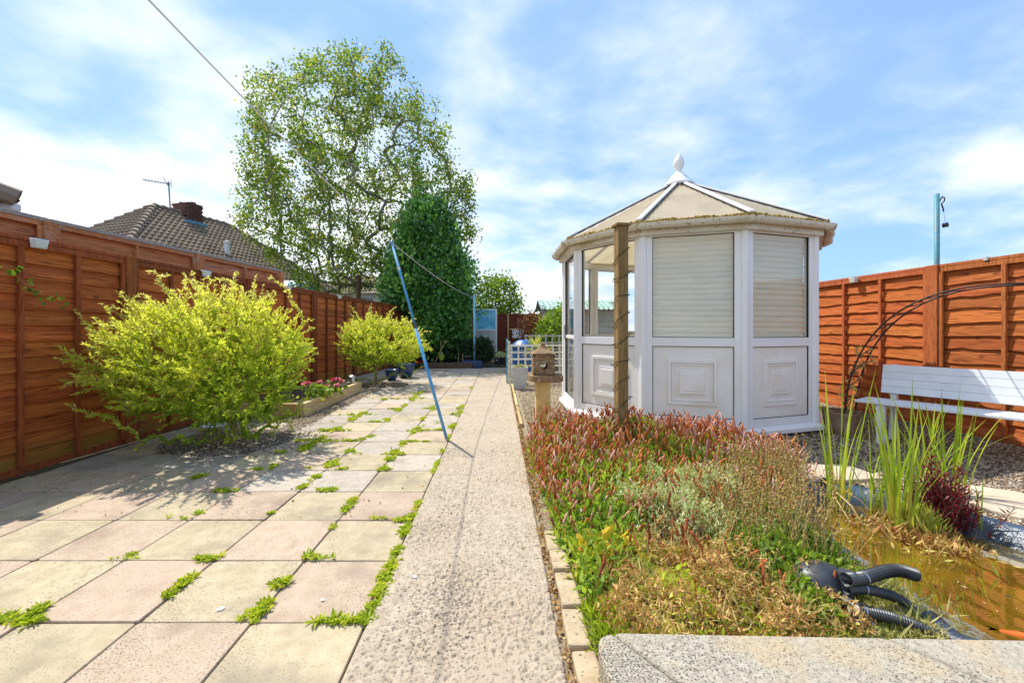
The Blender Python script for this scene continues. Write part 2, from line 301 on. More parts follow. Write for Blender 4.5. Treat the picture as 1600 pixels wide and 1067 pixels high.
class MB:
    def __init__(s): s.v = []; s.f = []
    def add(s, vs, fs):
        k = len(s.v); s.v.extend([tuple(a) for a in vs]); s.f.extend([tuple(i + k for i in f) for f in fs]); return s
    def box(s, c, d, rz=0.0, mat=None):
        x, y, z = (q / 2 for q in d)
        vs = [Vector((i * x, j * y, k * z)) for i in (-1, 1) for j in (-1, 1) for k in (-1, 1)]
        Mx = mat or Matrix.Rotation(rz, 3, 'Z'); c = Vector(c)
        return s.add([Mx @ a + c for a in vs], [(0, 1, 3, 2), (4, 6, 7, 5), (0, 4, 5, 1), (2, 3, 7, 6), (0, 2, 6, 4), (1, 5, 7, 3)])
    def beam(s, a, b, w, h, up=(0, 0, 1)):
        a, b = Vector(a), Vector(b); d = (b - a); L = d.length; d.normalize(); r = d.cross(Vector(up)).normalized(); u = r.cross(d)
        Mx = Matrix((r, d, u)).transposed(); return s.box((a + b) / 2, (w, L, h), mat=Mx)
    def tube(s, pts, r, n=8, cap=True):
        pts = [Vector(p) for p in pts]; m = len(pts); rr = r if hasattr(r, '__len__') else [r] * m
        t0 = (pts[1] - pts[0]).normalized(); ref = Vector((0, 0, 1)) if abs(t0.z) < .9 else Vector((1, 0, 0))
        u = t0.cross(ref).normalized(); vs = []
        for i, p in enumerate(pts):
            t = (pts[min(i + 1, m - 1)] - pts[max(i - 1, 0)]).normalized(); u = (u - t * u.dot(t)).normalized(); w = t.cross(u)
            for k in range(n):
                a = 2 * math.pi * k / n; vs.append(p + (u * math.cos(a) + w * math.sin(a)) * rr[i])
        fs = [(i * n + k, i * n + (k + 1) % n, (i + 1) * n + (k + 1) % n, (i + 1) * n + k) for i in range(m - 1) for k in range(n)]
        if cap: fs += [tuple(range(n))[::-1], tuple((m - 1) * n + k for k in range(n))]
        return s.add(vs, fs)
    def lathe(s, prof, c, n=24, sx=1, sy=1):
        vs = [Vector((c[0] + r * sx * math.cos(2 * math.pi * k / n), c[1] + r * sy * math.sin(2 * math.pi * k / n), c[2] + z)) for r, z in prof for k in range(n)]
        fs = [(i * n + k, i * n + (k + 1) % n, (i + 1) * n + (k + 1) % n, (i + 1) * n + k) for i in range(len(prof) - 1) for k in range(n)]
        if prof[0][0] > 1e-4: fs.append(tuple(range(n))[::-1])
        if prof[-1][0] > 1e-4: fs.append(tuple((len(prof) - 1) * n + k for k in range(n)))
        return s.add(vs, fs)
    def prism(s, poly, z0, z1):
        n = len(poly); vs = [(p[0], p[1], z0) for p in poly] + [(p[0], p[1], z1) for p in poly]
        return s.add(vs, [tuple(range(n))[::-1], tuple(range(n, 2 * n))] + [(i, (i + 1) % n, n + (i + 1) % n, n + i) for i in range(n)])
    def mesh(s, name, mat, origin=(0, 0, 0), smooth=False):
        me = bpy.data.meshes.new(name); o = Vector(origin); me.from_pydata([Vector(a) - o for a in s.v], [], s.f)
        me.materials.append(mat if not isinstance(mat, str) else M[mat])
        if smooth: me.shade_smooth()
        me.update(); return me
    def build(s, name, mat, parent=None, origin=None, smooth=False, bevel=0, label=None, cat=None, group=None, kind=None, seg=2):
        if origin is None:
            a = np.array([tuple(q) for q in s.v]); origin = ((a[:, 0].min() + a[:, 0].max()) / 2, (a[:, 1].min() + a[:, 1].max()) / 2, a[:, 2].min())
        o = link(s.mesh(name, mat, origin, smooth), name, parent, origin)
        if bevel:
            md = o.modifiers.new('bevel', 'BEVEL'); md.width = bevel; md.segments = seg; md.limit_method = 'ANGLE'; md.angle_limit = R(40)
        if smooth == 'auto' : pass
        return tag(o, label, cat, group, kind)

def np_mesh(name, V, Fq, mat, rnd=None, smooth=False):
    """V (n,3), Fq (m,k) index array; rnd per face"""
    me = bpy.data.meshes.new(name); k = Fq.shape[1]
    me.vertices.add(len(V)); me.vertices.foreach_set('co', np.ascontiguousarray(V, dtype=np.float32).ravel())
    me.loops.add(Fq.size); me.loops.foreach_set('vertex_index', Fq.astype(np.int32).ravel())
    me.polygons.add(len(Fq)); me.polygons.foreach_set('loop_start', np.arange(0, Fq.size, k, dtype=np.int32))
    me.polygons.foreach_set('loop_total', np.full(len(Fq), k, dtype=np.int32))
    if smooth: me.polygons.foreach_set('use_smooth', np.ones(len(Fq), dtype=bool))
    me.update(calc_edges=True)
    if rnd is not None:
        at = me.attributes.new('rnd', 'FLOAT', 'FACE'); at.data.foreach_set('value', np.asarray(rnd, dtype=np.float32))
    me.materials.append(M[mat] if isinstance(mat, str) else mat); return me
def basis(D, roll):
    D = D / np.maximum(np.linalg.norm(D, axis=1, keepdims=True), 1e-9)
    ref = np.where(np.abs(D[:, 2:3]) < .95, np.array([[0, 0, 1.]]), np.array([[1., 0, 0]]))
    U = np.cross(D, ref); U /= np.linalg.norm(U, axis=1, keepdims=True); Wv = np.cross(U, D)
    c, s_ = np.cos(roll)[:, None], np.sin(roll)[:, None]
    return U * c + Wv * s_, -U * s_ + Wv * c, D      # x (side), y (normal), z (along)
def scatter(name, bv, bf, pos, D, size, mat, rnd=None, roll=None, smooth=False):
    """copies of a small shape (its z axis along D) merged in one mesh; size (n,) or (n,3)"""
    n_ = len(pos); bv = np.array(bv, float); bf = np.array(bf, int)
    if roll is None: roll = rng.uniform(0, 2 * np.pi, n_)
    X, Y, Z = basis(np.array(D, float), roll); size = np.asarray(size, float)
    if size.ndim == 1: size = np.repeat(size[:, None], 3, 1)
    L = bv[None] * size[:, None]
    V = pos[:, None] + L[..., 0:1] * X[:, None] + L[..., 1:2] * Y[:, None] + L[..., 2:3] * Z[:, None]
    Fq = (bf[None] + (np.arange(n_) * len(bv))[:, None, None]).reshape(-1, bf.shape[1])
    if rnd is None: rnd = rng.uniform(0, 1, n_)
    return np_mesh(name, V.reshape(-1, 3), Fq, mat, np.repeat(rnd, len(bf)), smooth)
LEAF = ([(0, 0, 0), (-.5, .06, .45), (0, 0, 1), (.5, .06, .45)], [(0, 2, 1), (0, 3, 2)])
LEAF6 = ([(0, 0, 0), (-.42, .08, .3), (-.36, .06, .65), (0, -.05, 1), (.36, .06, .65), (.42, .08, .3), (0, -.02, .5)],
         [(0, 6, 1), (1, 6, 2), (2, 6, 3), (3, 6, 4), (4, 6, 5), (5, 6, 0)])
STONE = ([(1, 0, 0), (-1, .1, 0), (0, 1, .1), (.1, -1, 0), (.1, .1, .8), (0, 0, -.8)], [(0, 2, 4), (2, 1, 4), (1, 3, 4), (3, 0, 4), (2, 0, 5), (1, 2, 5), (3, 1, 5), (0, 3, 5)])
def obj_from(me, name, parent=None, **kw):
    V = np.empty(len(me.vertices) * 3, dtype=np.float32); me.vertices.foreach_get('co', V); V = V.reshape(-1, 3)
    org = WL[parent.name] if parent is not None else Vector(((V[:, 0].min() + V[:, 0].max()) / 2, (V[:, 1].min() + V[:, 1].max()) / 2, V[:, 2].min()))
    V -= np.array(org, dtype=np.float32); me.vertices.foreach_set('co', V.ravel()); me.update()
    return tag(link(me, name, parent, org), **kw)
def rdir(n_, up=0.0, spread=1.0):
    d = rng.normal(0, spread, (n_, 3)); d[:, 2] += up; return d
def in_poly(pts, poly):
    x, y = pts[:, 0], pts[:, 1]; ins = np.zeros(len(pts), bool); j = len(poly) - 1
    for i in range(len(poly)):
        xi, yi = poly[i]; xj, yj = poly[j]
        c = ((yi > y) != (yj > y)) & (x < (xj - xi) * (y - yi) / (yj - yi + 1e-12) + xi); ins ^= c; j = i
    return ins
def edge_dist(pts, poly):
    d = np.full(len(pts), 1e9); a = np.array(poly, float)
    for i in range(len(a)):
        p, q = a[i - 1], a[i]; e = q - p; t_ = np.clip(((pts - p) @ e) / (e @ e + 1e-12), 0, 1)
        d = np.minimum(d, np.linalg.norm(pts - (p + t_[:, None] * e), axis=1))
    return d
def sample_poly(poly, n_):
    a = np.array(poly, float); lo, hi = a.min(0), a.max(0); res = np.empty((0, 2))
    while len(res) < n_:
        q = rng.uniform(lo, hi, (n_ * 2, 2)); res = np.vstack([res, q[in_poly(q, poly)]])
    return res[:n_]
def crown_pts(poly, Y, thick, n_, shell=0.0, ed=None):
    """points of a crown whose outline at distance Y is poly (photo pixels), as deep as it is wide"""
    q = sample_poly(poly, n_); e = edge_dist(q, poly); e = np.clip(e / (ed or e.max()), 0, 1); dep = np.sqrt(1 - (1 - e) ** 2)
    s_ = rng.uniform(-1, 1, n_)
    if shell: s_ = np.sign(s_) * np.abs(s_) ** (1 - shell)
    return np.stack([(q[:, 0] - CX) * Y / F, Y + s_ * dep * thick, CH - (q[:, 1] - HY) * Y / F], 1)

def grow(root, targets, step, curve=.25, base_r=.1, tip_r=.006, up=.3, power=2.4):
    """branches: every target is joined to the nearest branch grown so far"""
    cap = 60000; nodes = np.zeros((cap, 3)); par = np.full(cap, -1); n_ = 0
    for p in root: nodes[n_] = p; par[n_] = n_ - 1; n_ += 1
    base = np.array(root[-1]); order = np.argsort(np.linalg.norm(targets - base, axis=1)); tips = []
    for t_ in targets[order]:
        d = nodes[:n_] - t_; L = np.linalg.norm(d, axis=1)
        pen = np.where(nodes[:n_, 2] > t_[2] + .02, 1.6, 1.0); b_ = int(np.argmin(L * pen)); A = nodes[b_]; dist = L[b_]
        k = max(1, int(dist / step)); mid = (A + t_) / 2 + np.array([0, 0, up * dist]) * curve + rng.normal(0, .05 * dist, 3); prev = b_
        for i in range(1, k + 1):
            u = i / k; q = (1 - u) ** 2 * A + 2 * u * (1 - u) * mid + u * u * t_
            nodes[n_] = q; par[n_] = prev; prev = n_; n_ += 1
        tips.append(prev)
    nodes = nodes[:n_]; par = par[:n_]; w = np.zeros(n_); 
    for i in tips: w[i] = 1
    acc = w.copy()
    for i in range(n_ - 1, 0, -1): acc[par[i]] += acc[i]
    acc = np.maximum(acc, 1); rad = tip_r + (base_r - tip_r) * (acc / acc[0]) ** (1 / power) * np.clip(acc / 3, .25, 1)
    rad = np.minimum(rad, base_r)
    best = {}
    for i in range(1, n_):
        p = par[i]
        if p not in best or acc[i] > acc[best[p]]: best[p] = i
    chains = []
    for i in range(n_):
        if i == 0 or best.get(par[i]) != i:
            ch = [i] if i == 0 else [par[i], i]; k = i
            while k in best: k = best[k]; ch.append(k)
            if len(ch) > 1: chains.append(ch)
    return nodes, par, rad, chains, tips
def branches_mesh(name, nodes, rad, chains, mat, sides=5, minr=0.0):
    mb = MB()
    for ch in chains:
        if rad[ch[1]] < minr: continue
        r = [rad[i] for i in ch]; r[0] = min(r[0], r[1] * 1.15); mb.tube([nodes[i] for i in ch], r, sides if r[1] > .02 else 3, cap=False)
    return mb

# ================================================================ SETTING
# pond outline (clockwise from far left), water level and the ground round it
POND = [(2.20, 3.00), (1.97, 2.60), (1.86, 2.2), (1.80, 1.95), (1.79, 1.72), (1.86, 1.45), (2.1, 1.18), (2.6, 1.05), (3.0, 1.25), (3.12, 1.7), (2.95, 2.25), (2.80, 2.65), (2.52, 3.02)]
WZ = -.075
def smooth_poly(poly, it=2):
    for _ in range(it):
        q = []
        for i in range(len(poly)):
            a, b_ = np.array(poly[i]), np.array(poly[(i + 1) % len(poly)]); q += [tuple(.75 * a + .25 * b_), tuple(.25 * a + .75 * b_)]
        poly = q
    return poly
PS = smooth_poly(POND)
def pond_sd(pts):
    d = edge_dist(pts, PS); return np.where(in_poly(pts, PS), -d, d)
def vnoise(x, y, s, seed=0.0):
    return np.array([mnoise.noise(Vector((a * s, b_ * s, seed))) for a, b_ in zip(x, y)])
def ground_z(pts):
    pts = np.atleast_2d(pts)[:, :2]; s_ = pond_sd(pts)
    return np.where(s_ < 0.08, np.maximum(-.34, (s_ - .08) * 3), 0.0) - .004

# ground: four sheets round the hole that the gravel bed fills
mb = MB(); X0, X1, Y0, Y1 = .20, 5.6, .6, 9.6
for a, b_, c, d in ((-150, X0, -20, 260), (X1, 150, -20, 260), (X0, X1, -20, Y0), (X0, X1, Y1, 260)):
    mb.add([(a, c, -.045), (b_, c, -.045), (b_, d, -.045), (a, d, -.045)], [(0, 1, 2, 3)])
mb.build('ground', 'earth', origin=(0, 0, 0), kind='structure')

def grid_sheet(name, xs, ys, zf, mat, **kw):
    X, Y = np.meshgrid(xs, ys); p = np.stack([X.ravel(), Y.ravel()], 1); z = zf(p); V = np.column_stack([p, z]); nx = len(xs)
    i = np.arange(len(ys) - 1)[:, None] * nx + np.arange(nx - 1)[None]; i = i.ravel()
    Fq = np.stack([i, i + 1, i + nx + 1, i + nx], 1); me = np_mesh(name, V, Fq, mat, smooth=True)
    return tag(link(me, name), **kw)
grid_sheet('gravel_bed', np.linspace(X0, X1, 122), np.linspace(Y0, Y1, 200), ground_z, 'gravelbase', kind='structure')

# terrace of square slabs, each its own piece, over a sand bed
terrace = MB().box((-2.1, 5.9, -.031), (3.16, 13.1, .042)).build('terrace', 'joint_sand', origin=(-2.2, 5.9, -.045), kind='structure')
slabs = {}

for mk in ('slab_buff', 'slab_pink', 'slab_grey'):
    for v in range(3):
        bm_ = MB(); h = .2215; r_ = random.Random(v * 7 + 1); ch = .006
        poly = []
        for cx_, cy_ in ((-1, -1), (1, -1), (1, 1), (-1, 1)):
            c1 = ch * (1 + r_.random() * 2); c2 = ch * (1 + r_.random() * 2)
            a = (cx_ * h, cy_ * (h - c1)); b_ = (cx_ * (h - c2), cy_ * h); poly += [a, b_] if cx_ * cy_ > 0 else [b_, a]
        n = 8; inner = [(p[0] * .988, p[1] * .988) for p in poly]
        vs = [(p[0], p[1], -.03) for p in poly] + [(p[0], p[1], -.004) for p in poly] + [(p[0], p[1], 0) for p in inner]
        fs = [tuple(range(16, 24))] + [(k + i, k + (i + 1) % 8, k + 8 + (i + 1) % 8, k + 8 + i) for k in (0, 8) for i in range(8)]
        bm_.add(vs, fs); slabs[mk, v] = bm_.mesh('paving_slab', mk)
def slab_hole(x, y):
    if x < -2.325 and x > -3.25 and 3.93 < y < 4.83: return True
    if x < -2.325 and 5.25 < y < 8.0: return True
    if -2.78 < x < -1.9 and 8.43 < y < 9.33: return True
    return False
nsl = 0
for r in range(-4, 24):
    for c in range(7):
        x = -.525 - .45 * (c + .5); y = 1.68 + .45 * (r + .5)
        if slab_hole(x, y): continue
        if y > 4.9 and random.random() < .8: mk = 'slab_grey' if (r + c) % 3 else 'slab_buff'
        else: mk = 'slab_buff' if (r + c) % 2 else 'slab_pink'
        if 3 < y <= 4.9 and random.random() < .4: mk = 'slab_grey'
        o = link(slabs[mk, random.randrange(3)], 'paving_slab', terrace, (x + random.uniform(-.002, .002), y + random.uniform(-.002, .002), random.uniform(-.0025, .0025)),
                 (random.uniform(-.004, .004), random.uniform(-.004, .004), random.choice((0, 1, 2, 3)) * math.pi / 2 + random.uniform(-.006, .006))); nsl += 1

# concrete path: a cast strip with real pits
xs = np.linspace(-.522, .228, 160); ys = np.concatenate([np.arange(1.0, 2.5, .0047), np.arange(2.5, 4.4, .009), np.arange(4.4, 12.6, .05)])
def path_z(p):
    z = np.full(len(p), .014); near = p[:, 1] < 4.3
    q = p[near]; a = vnoise(q[:, 0] * 1.0, q[:, 1] * 1.3, 50, 1.0) ; b_ = vnoise(q[:, 0], q[:, 1] * 1.4, 92, 5.0); m_ = vnoise(q[:, 0], q[:, 1], 2.6, 9.0)
    pit = np.clip((a * .55 + .75 * b_ + .55 * m_) - .22, 0, .10) * .085
    pit += np.clip(vnoise(q[:, 0], q[:, 1] * 1.5, 26, 3.0) + .45 * m_ - .46, 0, .12) * .08
    z[near] -= np.minimum(pit, .013); z[near] += .002 * m_
    z += vnoise(p[:, 0], p[:, 1], 1.1, 4.0) * .004
    z -= np.where((np.abs(p[:, 1] - 3.345 - .02 * p[:, 0]) < .007) & (p[:, 0] < -.36), .012, 0)
    e = np.minimum(p[:, 0] + .522, .228 - p[:, 0]); z -= np.clip(.012 - e, 0, .012) * 1.6
    return z
grid_sheet('garden_path', xs, ys, path_z, 'path', kind='structure')
MB().box((-.147, 6.65, -.02), (.748, 11.9, .03)).build('path_base', 'path', origin=(-.147, 6.65, -.035), kind='structure')

# ---------------------------------------------------------------- fences
def board_mesh(name, mat, hh=.155, wavy=.004, seed=0):
    r_ = random.Random(seed); n = 19; vs = []; ph = r_.random() * 6
    for i in range(n):
        x = -.5 + i / (n - 1); a = (r_.random() - .5) * wavy * 1.1 + math.sin(x * 7 + ph) * wavy * .7; b_ = (r_.random() - .5) * wavy * .5
        for y, z in ((-.004, hh + b_), (.004, hh + b_), (.007, a), (-.007, a)): vs.append((x, y, z))
    fs = [(i * 4 + k, (i + 1) * 4 + k, (i + 1) * 4 + (k + 1) % 4, i * 4 + (k + 1) % 4) for i in range(n - 1) for k in range(4)]
    fs += [(0, 1, 2, 3), tuple((n - 1) * 4 + k for k in (3, 2, 1, 0))]
    return MB().add(vs, fs).mesh(name, mat)
def fence(pts, inward, label, H, nb, bmat, pmat, battens=3, wavy=.004, post_w=.085, post_d=.075, capm=None, z0=0.0, post_up=.0, cat='fence', name='timber_fence', board_parts=True, nobattens=False):
    pts = [Vector((*p, z0)) for p in pts]; root = thing(name, pts[0], label, cat)
    bms = [board_mesh('board', bmat, (H - .14) / nb + .022, wavy, k) for k in range(9)]
    for p in pts:
        hh = H + post_up; d = (pts[-1] - pts[0]).normalized(); nrm = Vector((-d.y, d.x, 0)) * inward
        mb = MB().box(p + nrm * .012 + Vector((0, 0, hh / 2)), (post_w, post_d, hh), math.atan2(d.y, d.x)); mb.build('post', pmat, root, bevel=.004)
    for a, b_ in zip(pts[:-1], pts[1:]):
        d = b_ - a; L = d.length - post_w - .006; ang = math.atan2(d.y, d.x); d.normalize(); nrm = Vector((-d.y, d.x, 0)) * inward; c = (a + b_) / 2
        fr = MB(); Mz = Matrix.Rotation(ang, 3, 'Z')
        (MB() if capm else fr).box(c + Vector((0, 0, H - .018)), (L, .055, .034), ang) if not capm else MB().box(c + Vector((0, 0, H - .018)), (L + post_w * .9, .07, .04), ang).build('capping', capm, root, bevel=.003)
        fr.box(c + nrm * .018 + Vector((0, 0, H - .064)), (L, .02, .05), ang)
        fr.box(c + Vector((0, 0, .03)), (L, .03, .06), ang)
        if not nobattens:
            for k in range(battens + 2):
                u = -L / 2 + .02 + (L - .04) * k / (battens + 1)
                fr.box(c + d * u + nrm * .026 + Vector((0, 0, H / 2 - .02)), (.038, .024, H - .14), ang)
        pn = fr.build('fence_panel', pmat, root, origin=(c.x, c.y, z0), bevel=.003)
        pitch = (H - .14) / nb
        if board_parts:
            for k in range(nb):
                zz = z0 + .055 + pitch * k; o = link(bms[random.randrange(9)], 'board', pn, (c.x, c.y, zz), (0, 0, ang), (L * (1 if random.random() < .5 else -1), 1, 1))
                tilt = .115 * (1 if inward > 0 else -1) + random.uniform(-.008, .008)
                o.rotation_euler = (Matrix.Rotation(ang, 4, 'Z') @ Matrix.Rotation(tilt, 4, 'X')).to_euler()
        else:
            mb = MB()
            for k in range(nb):
                zz = z0 + .055 + pitch * k
                mb.box((c.x + nrm.x * .006, c.y + nrm.y * .006, zz + pitch / 2), (L, .012, pitch + .012), mat=Matrix.Rotation(ang, 3, 'Z') @ Matrix.Rotation(.12 * inward, 3, 'X'))
            o = mb.build('boards', bmat, pn, origin=(c.x, c.y, z0)); o['kind'] = 'stuff'
    return root
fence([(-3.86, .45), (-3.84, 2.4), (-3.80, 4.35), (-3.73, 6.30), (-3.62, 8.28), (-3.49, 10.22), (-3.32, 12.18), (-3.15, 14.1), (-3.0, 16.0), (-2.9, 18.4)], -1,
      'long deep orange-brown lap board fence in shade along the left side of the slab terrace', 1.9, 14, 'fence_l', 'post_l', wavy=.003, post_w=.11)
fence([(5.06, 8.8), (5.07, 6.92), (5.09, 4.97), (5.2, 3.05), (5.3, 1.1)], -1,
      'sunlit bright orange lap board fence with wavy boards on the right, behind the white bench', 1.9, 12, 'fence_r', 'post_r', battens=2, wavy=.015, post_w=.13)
fence([(-2.9, 18.55), (-1.0, 18.55), (.85, 18.55), (2.7, 18.55), (4.6, 18.55)], -1,
      'distant dark red board fence closing off the far end of the garden', 1.82, 14, 'fence_b', 'fence_b', board_parts=False)
fence([(-5.0, .6), (-4.85, 2.5), (-4.70, 4.42), (-4.5, 6.34), (-4.25, 8.25)], -1,
      'taller weathered orange fence with grey capping rising behind the left fence', 2.30, 7, 'fence_n', 'fence_n', battens=1, capm='greycap', post_w=.12, wavy=.004, name='neighbour_fence', post_up=-.03)
# join between right fence's far end and the back, hidden by the summerhouse
fence([(5.06, 10.7), (5.06, 8.85)], -1, 'far stretch of orange board fence on the right behind the summerhouse', 1.9, 12, 'fence_r', 'post_r', battens=2, board_parts=False)

# solar lamps hooked over the fences
def solar_lamp(pos, ang, label):
    t_ = thing('fence_lamp', pos, label, 'solar lamp', 'small solar lamps hooked on the fence tops'); p = Vector(pos)
    Rz = Matrix.Rotation(ang, 3, 'Z')
    poly = [(-.06, -.0), (.06, 0), (.05, -.055), (-.05, -.055)]
    vs = [p + Rz @ Vector((a, b_, z)) for z, s_ in ((-.075, .8), (0, 1)) for a, b_ in [(q[0] * s_, q[1] * s_) for q in poly]]
    MB().add(vs, [(0, 1, 2, 3)[::-1], (4, 5, 6, 7)] + [(i, (i + 1) % 4, 4 + (i + 1) % 4, 4 + i) for i in range(4)]).build('lamp_body', 'solar_white', t_, bevel=.006)
    MB().box(p + Rz @ Vector((0, -.028, .004)), (.085, .04, .006), ang).build('solar_cell', 'solar_cell', t_)
    MB().box(p + Rz @ Vector((0, .028, .002)), (.05, .06, .012), ang).build('bracket', 'solar_white', t_, bevel=.002)
    return t_
for px, Y, X, lb in ((43, 3.46, -3.80, 'white solar lamp at the near end of the left fence top, closest to the camera'),
                 (321, 5.35, -3.74, 'white solar lamp on the left fence top just above the big willow bush'),
                 (451, 7.27, -3.66, 'white solar lamp on the left fence top between the two willow bushes'),
                 (529, 9.25, -3.53, 'farthest and smallest white solar lamp on the left fence top')):
    solar_lamp((X + .04, Y, 1.885), R(90), lb)
solar_lamp((5.035, 6.02, 1.885), R(-90), 'cream solar lamp under the capping of the sunlit right fence near the summerhouse')
solar_lamp((5.10, 4.45, 1.905), R(-90), 'tiny broken solar lamp bracket on the right fence top right of the teal pole').scale = (.45, .45, .45)

# ---------------------------------------------------------------- houses beyond the fence
def tiled_face(mb, A, B, C, D, row=.25, tw=.215):
    """pantiles on a roof face; A-B eaves (left to right), D-C top edge"""
    A, B, C, D = map(Vector, (A, B, C, D)); nrm = (B - A).cross(D - A).normalized()
    if nrm.z < 0: nrm = -nrm
    H = ((D + C) / 2 - (A + B) / 2).length; nr = int(H / row)
    e = (B - A).normalized()
    for r in range(nr):
        v0, v1 = r / nr, (r + 1.12) / nr; v1 = min(v1, 1)
        l0, r0 = A.lerp(D, v0), B.lerp(C, v0); l1, r1 = A.lerp(D, v1), B.lerp(C, v1)
        a0, a1 = (l0 - A).dot(e), (r0 - A).dot(e); b0, b1 = (l1 - A).dot(e), (r1 - A).dot(e)
        base0, base1 = l0 - e * a0, l1 - e * b0
        k0, k1 = math.floor(min(a0, b0) / tw), math.ceil(max(a1, b1) / tw)
        for k in range(k0, k1):
            u = k * tw
            xs_ = [u, u + tw * .3, u + tw * .55, u + tw * .8, u + tw]; hs_ = [.0, .0, .055, .055, .0]
            lo = [min(max(x, a0), a1) for x in xs_]; hi = [min(max(x, b0), b1) for x in xs_]
            if lo[-1] - lo[0] < .02 and hi[-1] - hi[0] < .02: continue
            vs = [base0 + e * x + nrm * (h + .07) for x, h in zip(lo, hs_)] + [base1 + e * x + nrm * (h * .9 + .02) for x, h in zip(hi, hs_)] + [base0 + e * x for x in lo]
            mb.add(vs, [(i, i + 1, 6 + i, 5 + i) for i in range(4)] + [(10 + i, 11 + i, i + 1, i) for i in range(4)])
def hip_house(name, P0, P1, u, hw, ze, zr, label, ov=.35, tiles=True, walls='render_white', hips=True):
    P0, P1, u = Vector((*P0, zr)), Vector((*P1, zr)), Vector((*u, 0)); v = Vector((u.y, -u.x, 0))
    dz = Vector((0, 0, ze - zr)); c = [P0 - u * hw + v * hw + dz, P1 + u * hw + v * hw + dz, P1 + u * hw - v * hw + dz, P0 - u * hw - v * hw + dz]
    root = thing(name, (c[0].x, c[0].y, 0), label, 'house')
    mid = sum(c, Vector()) / 4; w = [mid + (q - mid) * (1 - ov / hw) for q in c]
    MB().prism([(q.x, q.y) for q in w], 0, ze - .05).build('wall', walls, root)
    rb = MB().add([tuple(q) for q in c] + [tuple(P0), tuple(P1)], [(0, 1, 5, 4), (1, 2, 5), (2, 3, 4, 5), (3, 0, 4), (3, 2, 1, 0)])
    roof = rb.build('roof', 'tile', root, origin=tuple(c[0]))
    if tiles:
        mb = MB(); tiled_face(mb, c[0], c[1], P1, P0); tiled_face(mb, c[3], c[0], P0, P0); tiled_face(mb, c[1], c[2], P1, P1)
        o = mb.build('roof_tiles', 'tile', roof); o['kind'] = 'stuff'
        for q, (a, b_) in enumerate(((P0, P1), (c[0], P0), (c[1], P1), (c[3], P0))):
            L = (b_ - a).length; n_ = int(L / .33); mb = MB()
            for k in range(n_):
                p, q2 = a.lerp(b_, k / n_), a.lerp(b_, (k + 1.08) / n_); mb.tube([p + Vector((0, 0, .07)), q2 + Vector((0, 0, .03))], [.14, .115], 8)
            o = mb.build('ridge_tiles', 'tile', roof, smooth=False); o['kind'] = 'stuff'
    for a, b_ in ((0, 1), (3, 0)):
        d = Vector((0, 0, -.06)); MB().beam(c[a] + d, c[b_] + d, .12, .12).build('gutter', 'fascia', root, bevel=.03)
        MB().beam(c[a] * .985 + c[b_] * .015 + d * 2.6, c[b_] + d * 2.6, .04, .18).build('fascia_board', 'fascia', root)
    return root, roof, c
uu = Vector((.3, .954, 0)).normalized()
HP0 = (-13.8, 17.0); HP1 = (-13.8 + .3 * 3.3, 17 + .954 * 3.3)
house, roof, hc = hip_house('bungalow', HP0, HP1, (uu.x, uu.y), 3.7, 2.8, 6.0, 'bungalow with brown tiled hipped roof and brick chimney beyond the left fence')
cp = Vector((-13.45, 18.35, 5.55))
chim = MB().box(cp + Vector((0, 0, .32)), (.84, .56, 1.10), R(-17)).build('chimney', 'mortar', roof)
def chim_bricks():
    base = MB().box((0, 0, 0), (.20, .10, .062)).mesh('brick', 'brick'); Rz = Matrix.Rotation(R(-17), 3, 'Z')
    for k in range(18):
        z = cp.z + .0 + k * .075; 
        if z > cp.z + .84: break
        off = .11 if k % 2 else 0
        for i in range(5):
            x = -.42 + i * .21 + off
            if abs(x) > .44: continue
            link(base, 'brick', roof, cp + Rz @ Vector((x * .9, -.285, 0)) + Vector((0, 0, z - cp.z)), (0, 0, R(-17)))
        for i in range(3):
            y = -.22 + i * .21 + (.05 if k % 2 else 0)
            link(base, 'brick', roof, cp + Rz @ Vector((.43, y, 0)) + Vector((0, 0, z - cp.z)), (0, 0, R(73)))
chim_bricks()
MB().box(cp + Vector((0, 0, .91)), (.96, .66, .09), R(-17)).build('chimney_cap', 'brick', roof, bevel=.01)
for s_ in (-.22, .24):
    MB().lathe([(.13, 0), (.11, .08), (.12, .10), (.09, .10), (.08, .02)], cp + Vector((s_, 0, .95)), 12).build('chimney_pot', 'brick', roof)
MB().box(cp + Vector((.10, -.1, -.02)), (1.12, .95, .34), R(-17)).build('lead_flashing', 'lead', roof, bevel=.03)
v_ = Vector((uu.y, -uu.x, 0)); rp_ = Vector((*HP0, 6.0)) + uu * 1.5
MB().lathe([(.11, 0), (.11, .5), (.14, .52), (.14, .6), (.0, .64)], rp_ + v_ * 2.05 + Vector((0, 0, -1.78)), 12).build('vent_pipe', 'fascia', roof)
ae = thing('tv_aerial', (-14.1, 18.0, 5.4), 'thin television aerial standing beside the brick chimney on the bungalow roof', 'aerial')
A0 = Vector((-14.02, 18.2, 5.5))
MB().tube([A0, A0 + Vector((-.12, 0, 1.95))], .028, 6).build('mast', 'aerial', ae)
mb = MB(); T0 = A0 + Vector((-.12, 0, 1.85)); mb.tube([T0 + Vector((.1, 0, .0)), T0 + Vector((-.85, -.3, .08))], .018, 5)
for k in range(9): q = T0 + Vector((-.1 * k, -.035 * k, .009 * k)); mb.tube([q + Vector((-.06, .16, 0)), q + Vector((.06, -.16, 0))], .011, 4)
mb.tube([T0 + Vector((.02, 0, -.15)), T0 + Vector((-.22, 0, .3))], .014, 4); mb.tube([T0 + Vector((.12, 0, -.15)), T0 + Vector((.1, 0, .2))], .014, 4)
mb.build('antenna', 'aerial', ae)

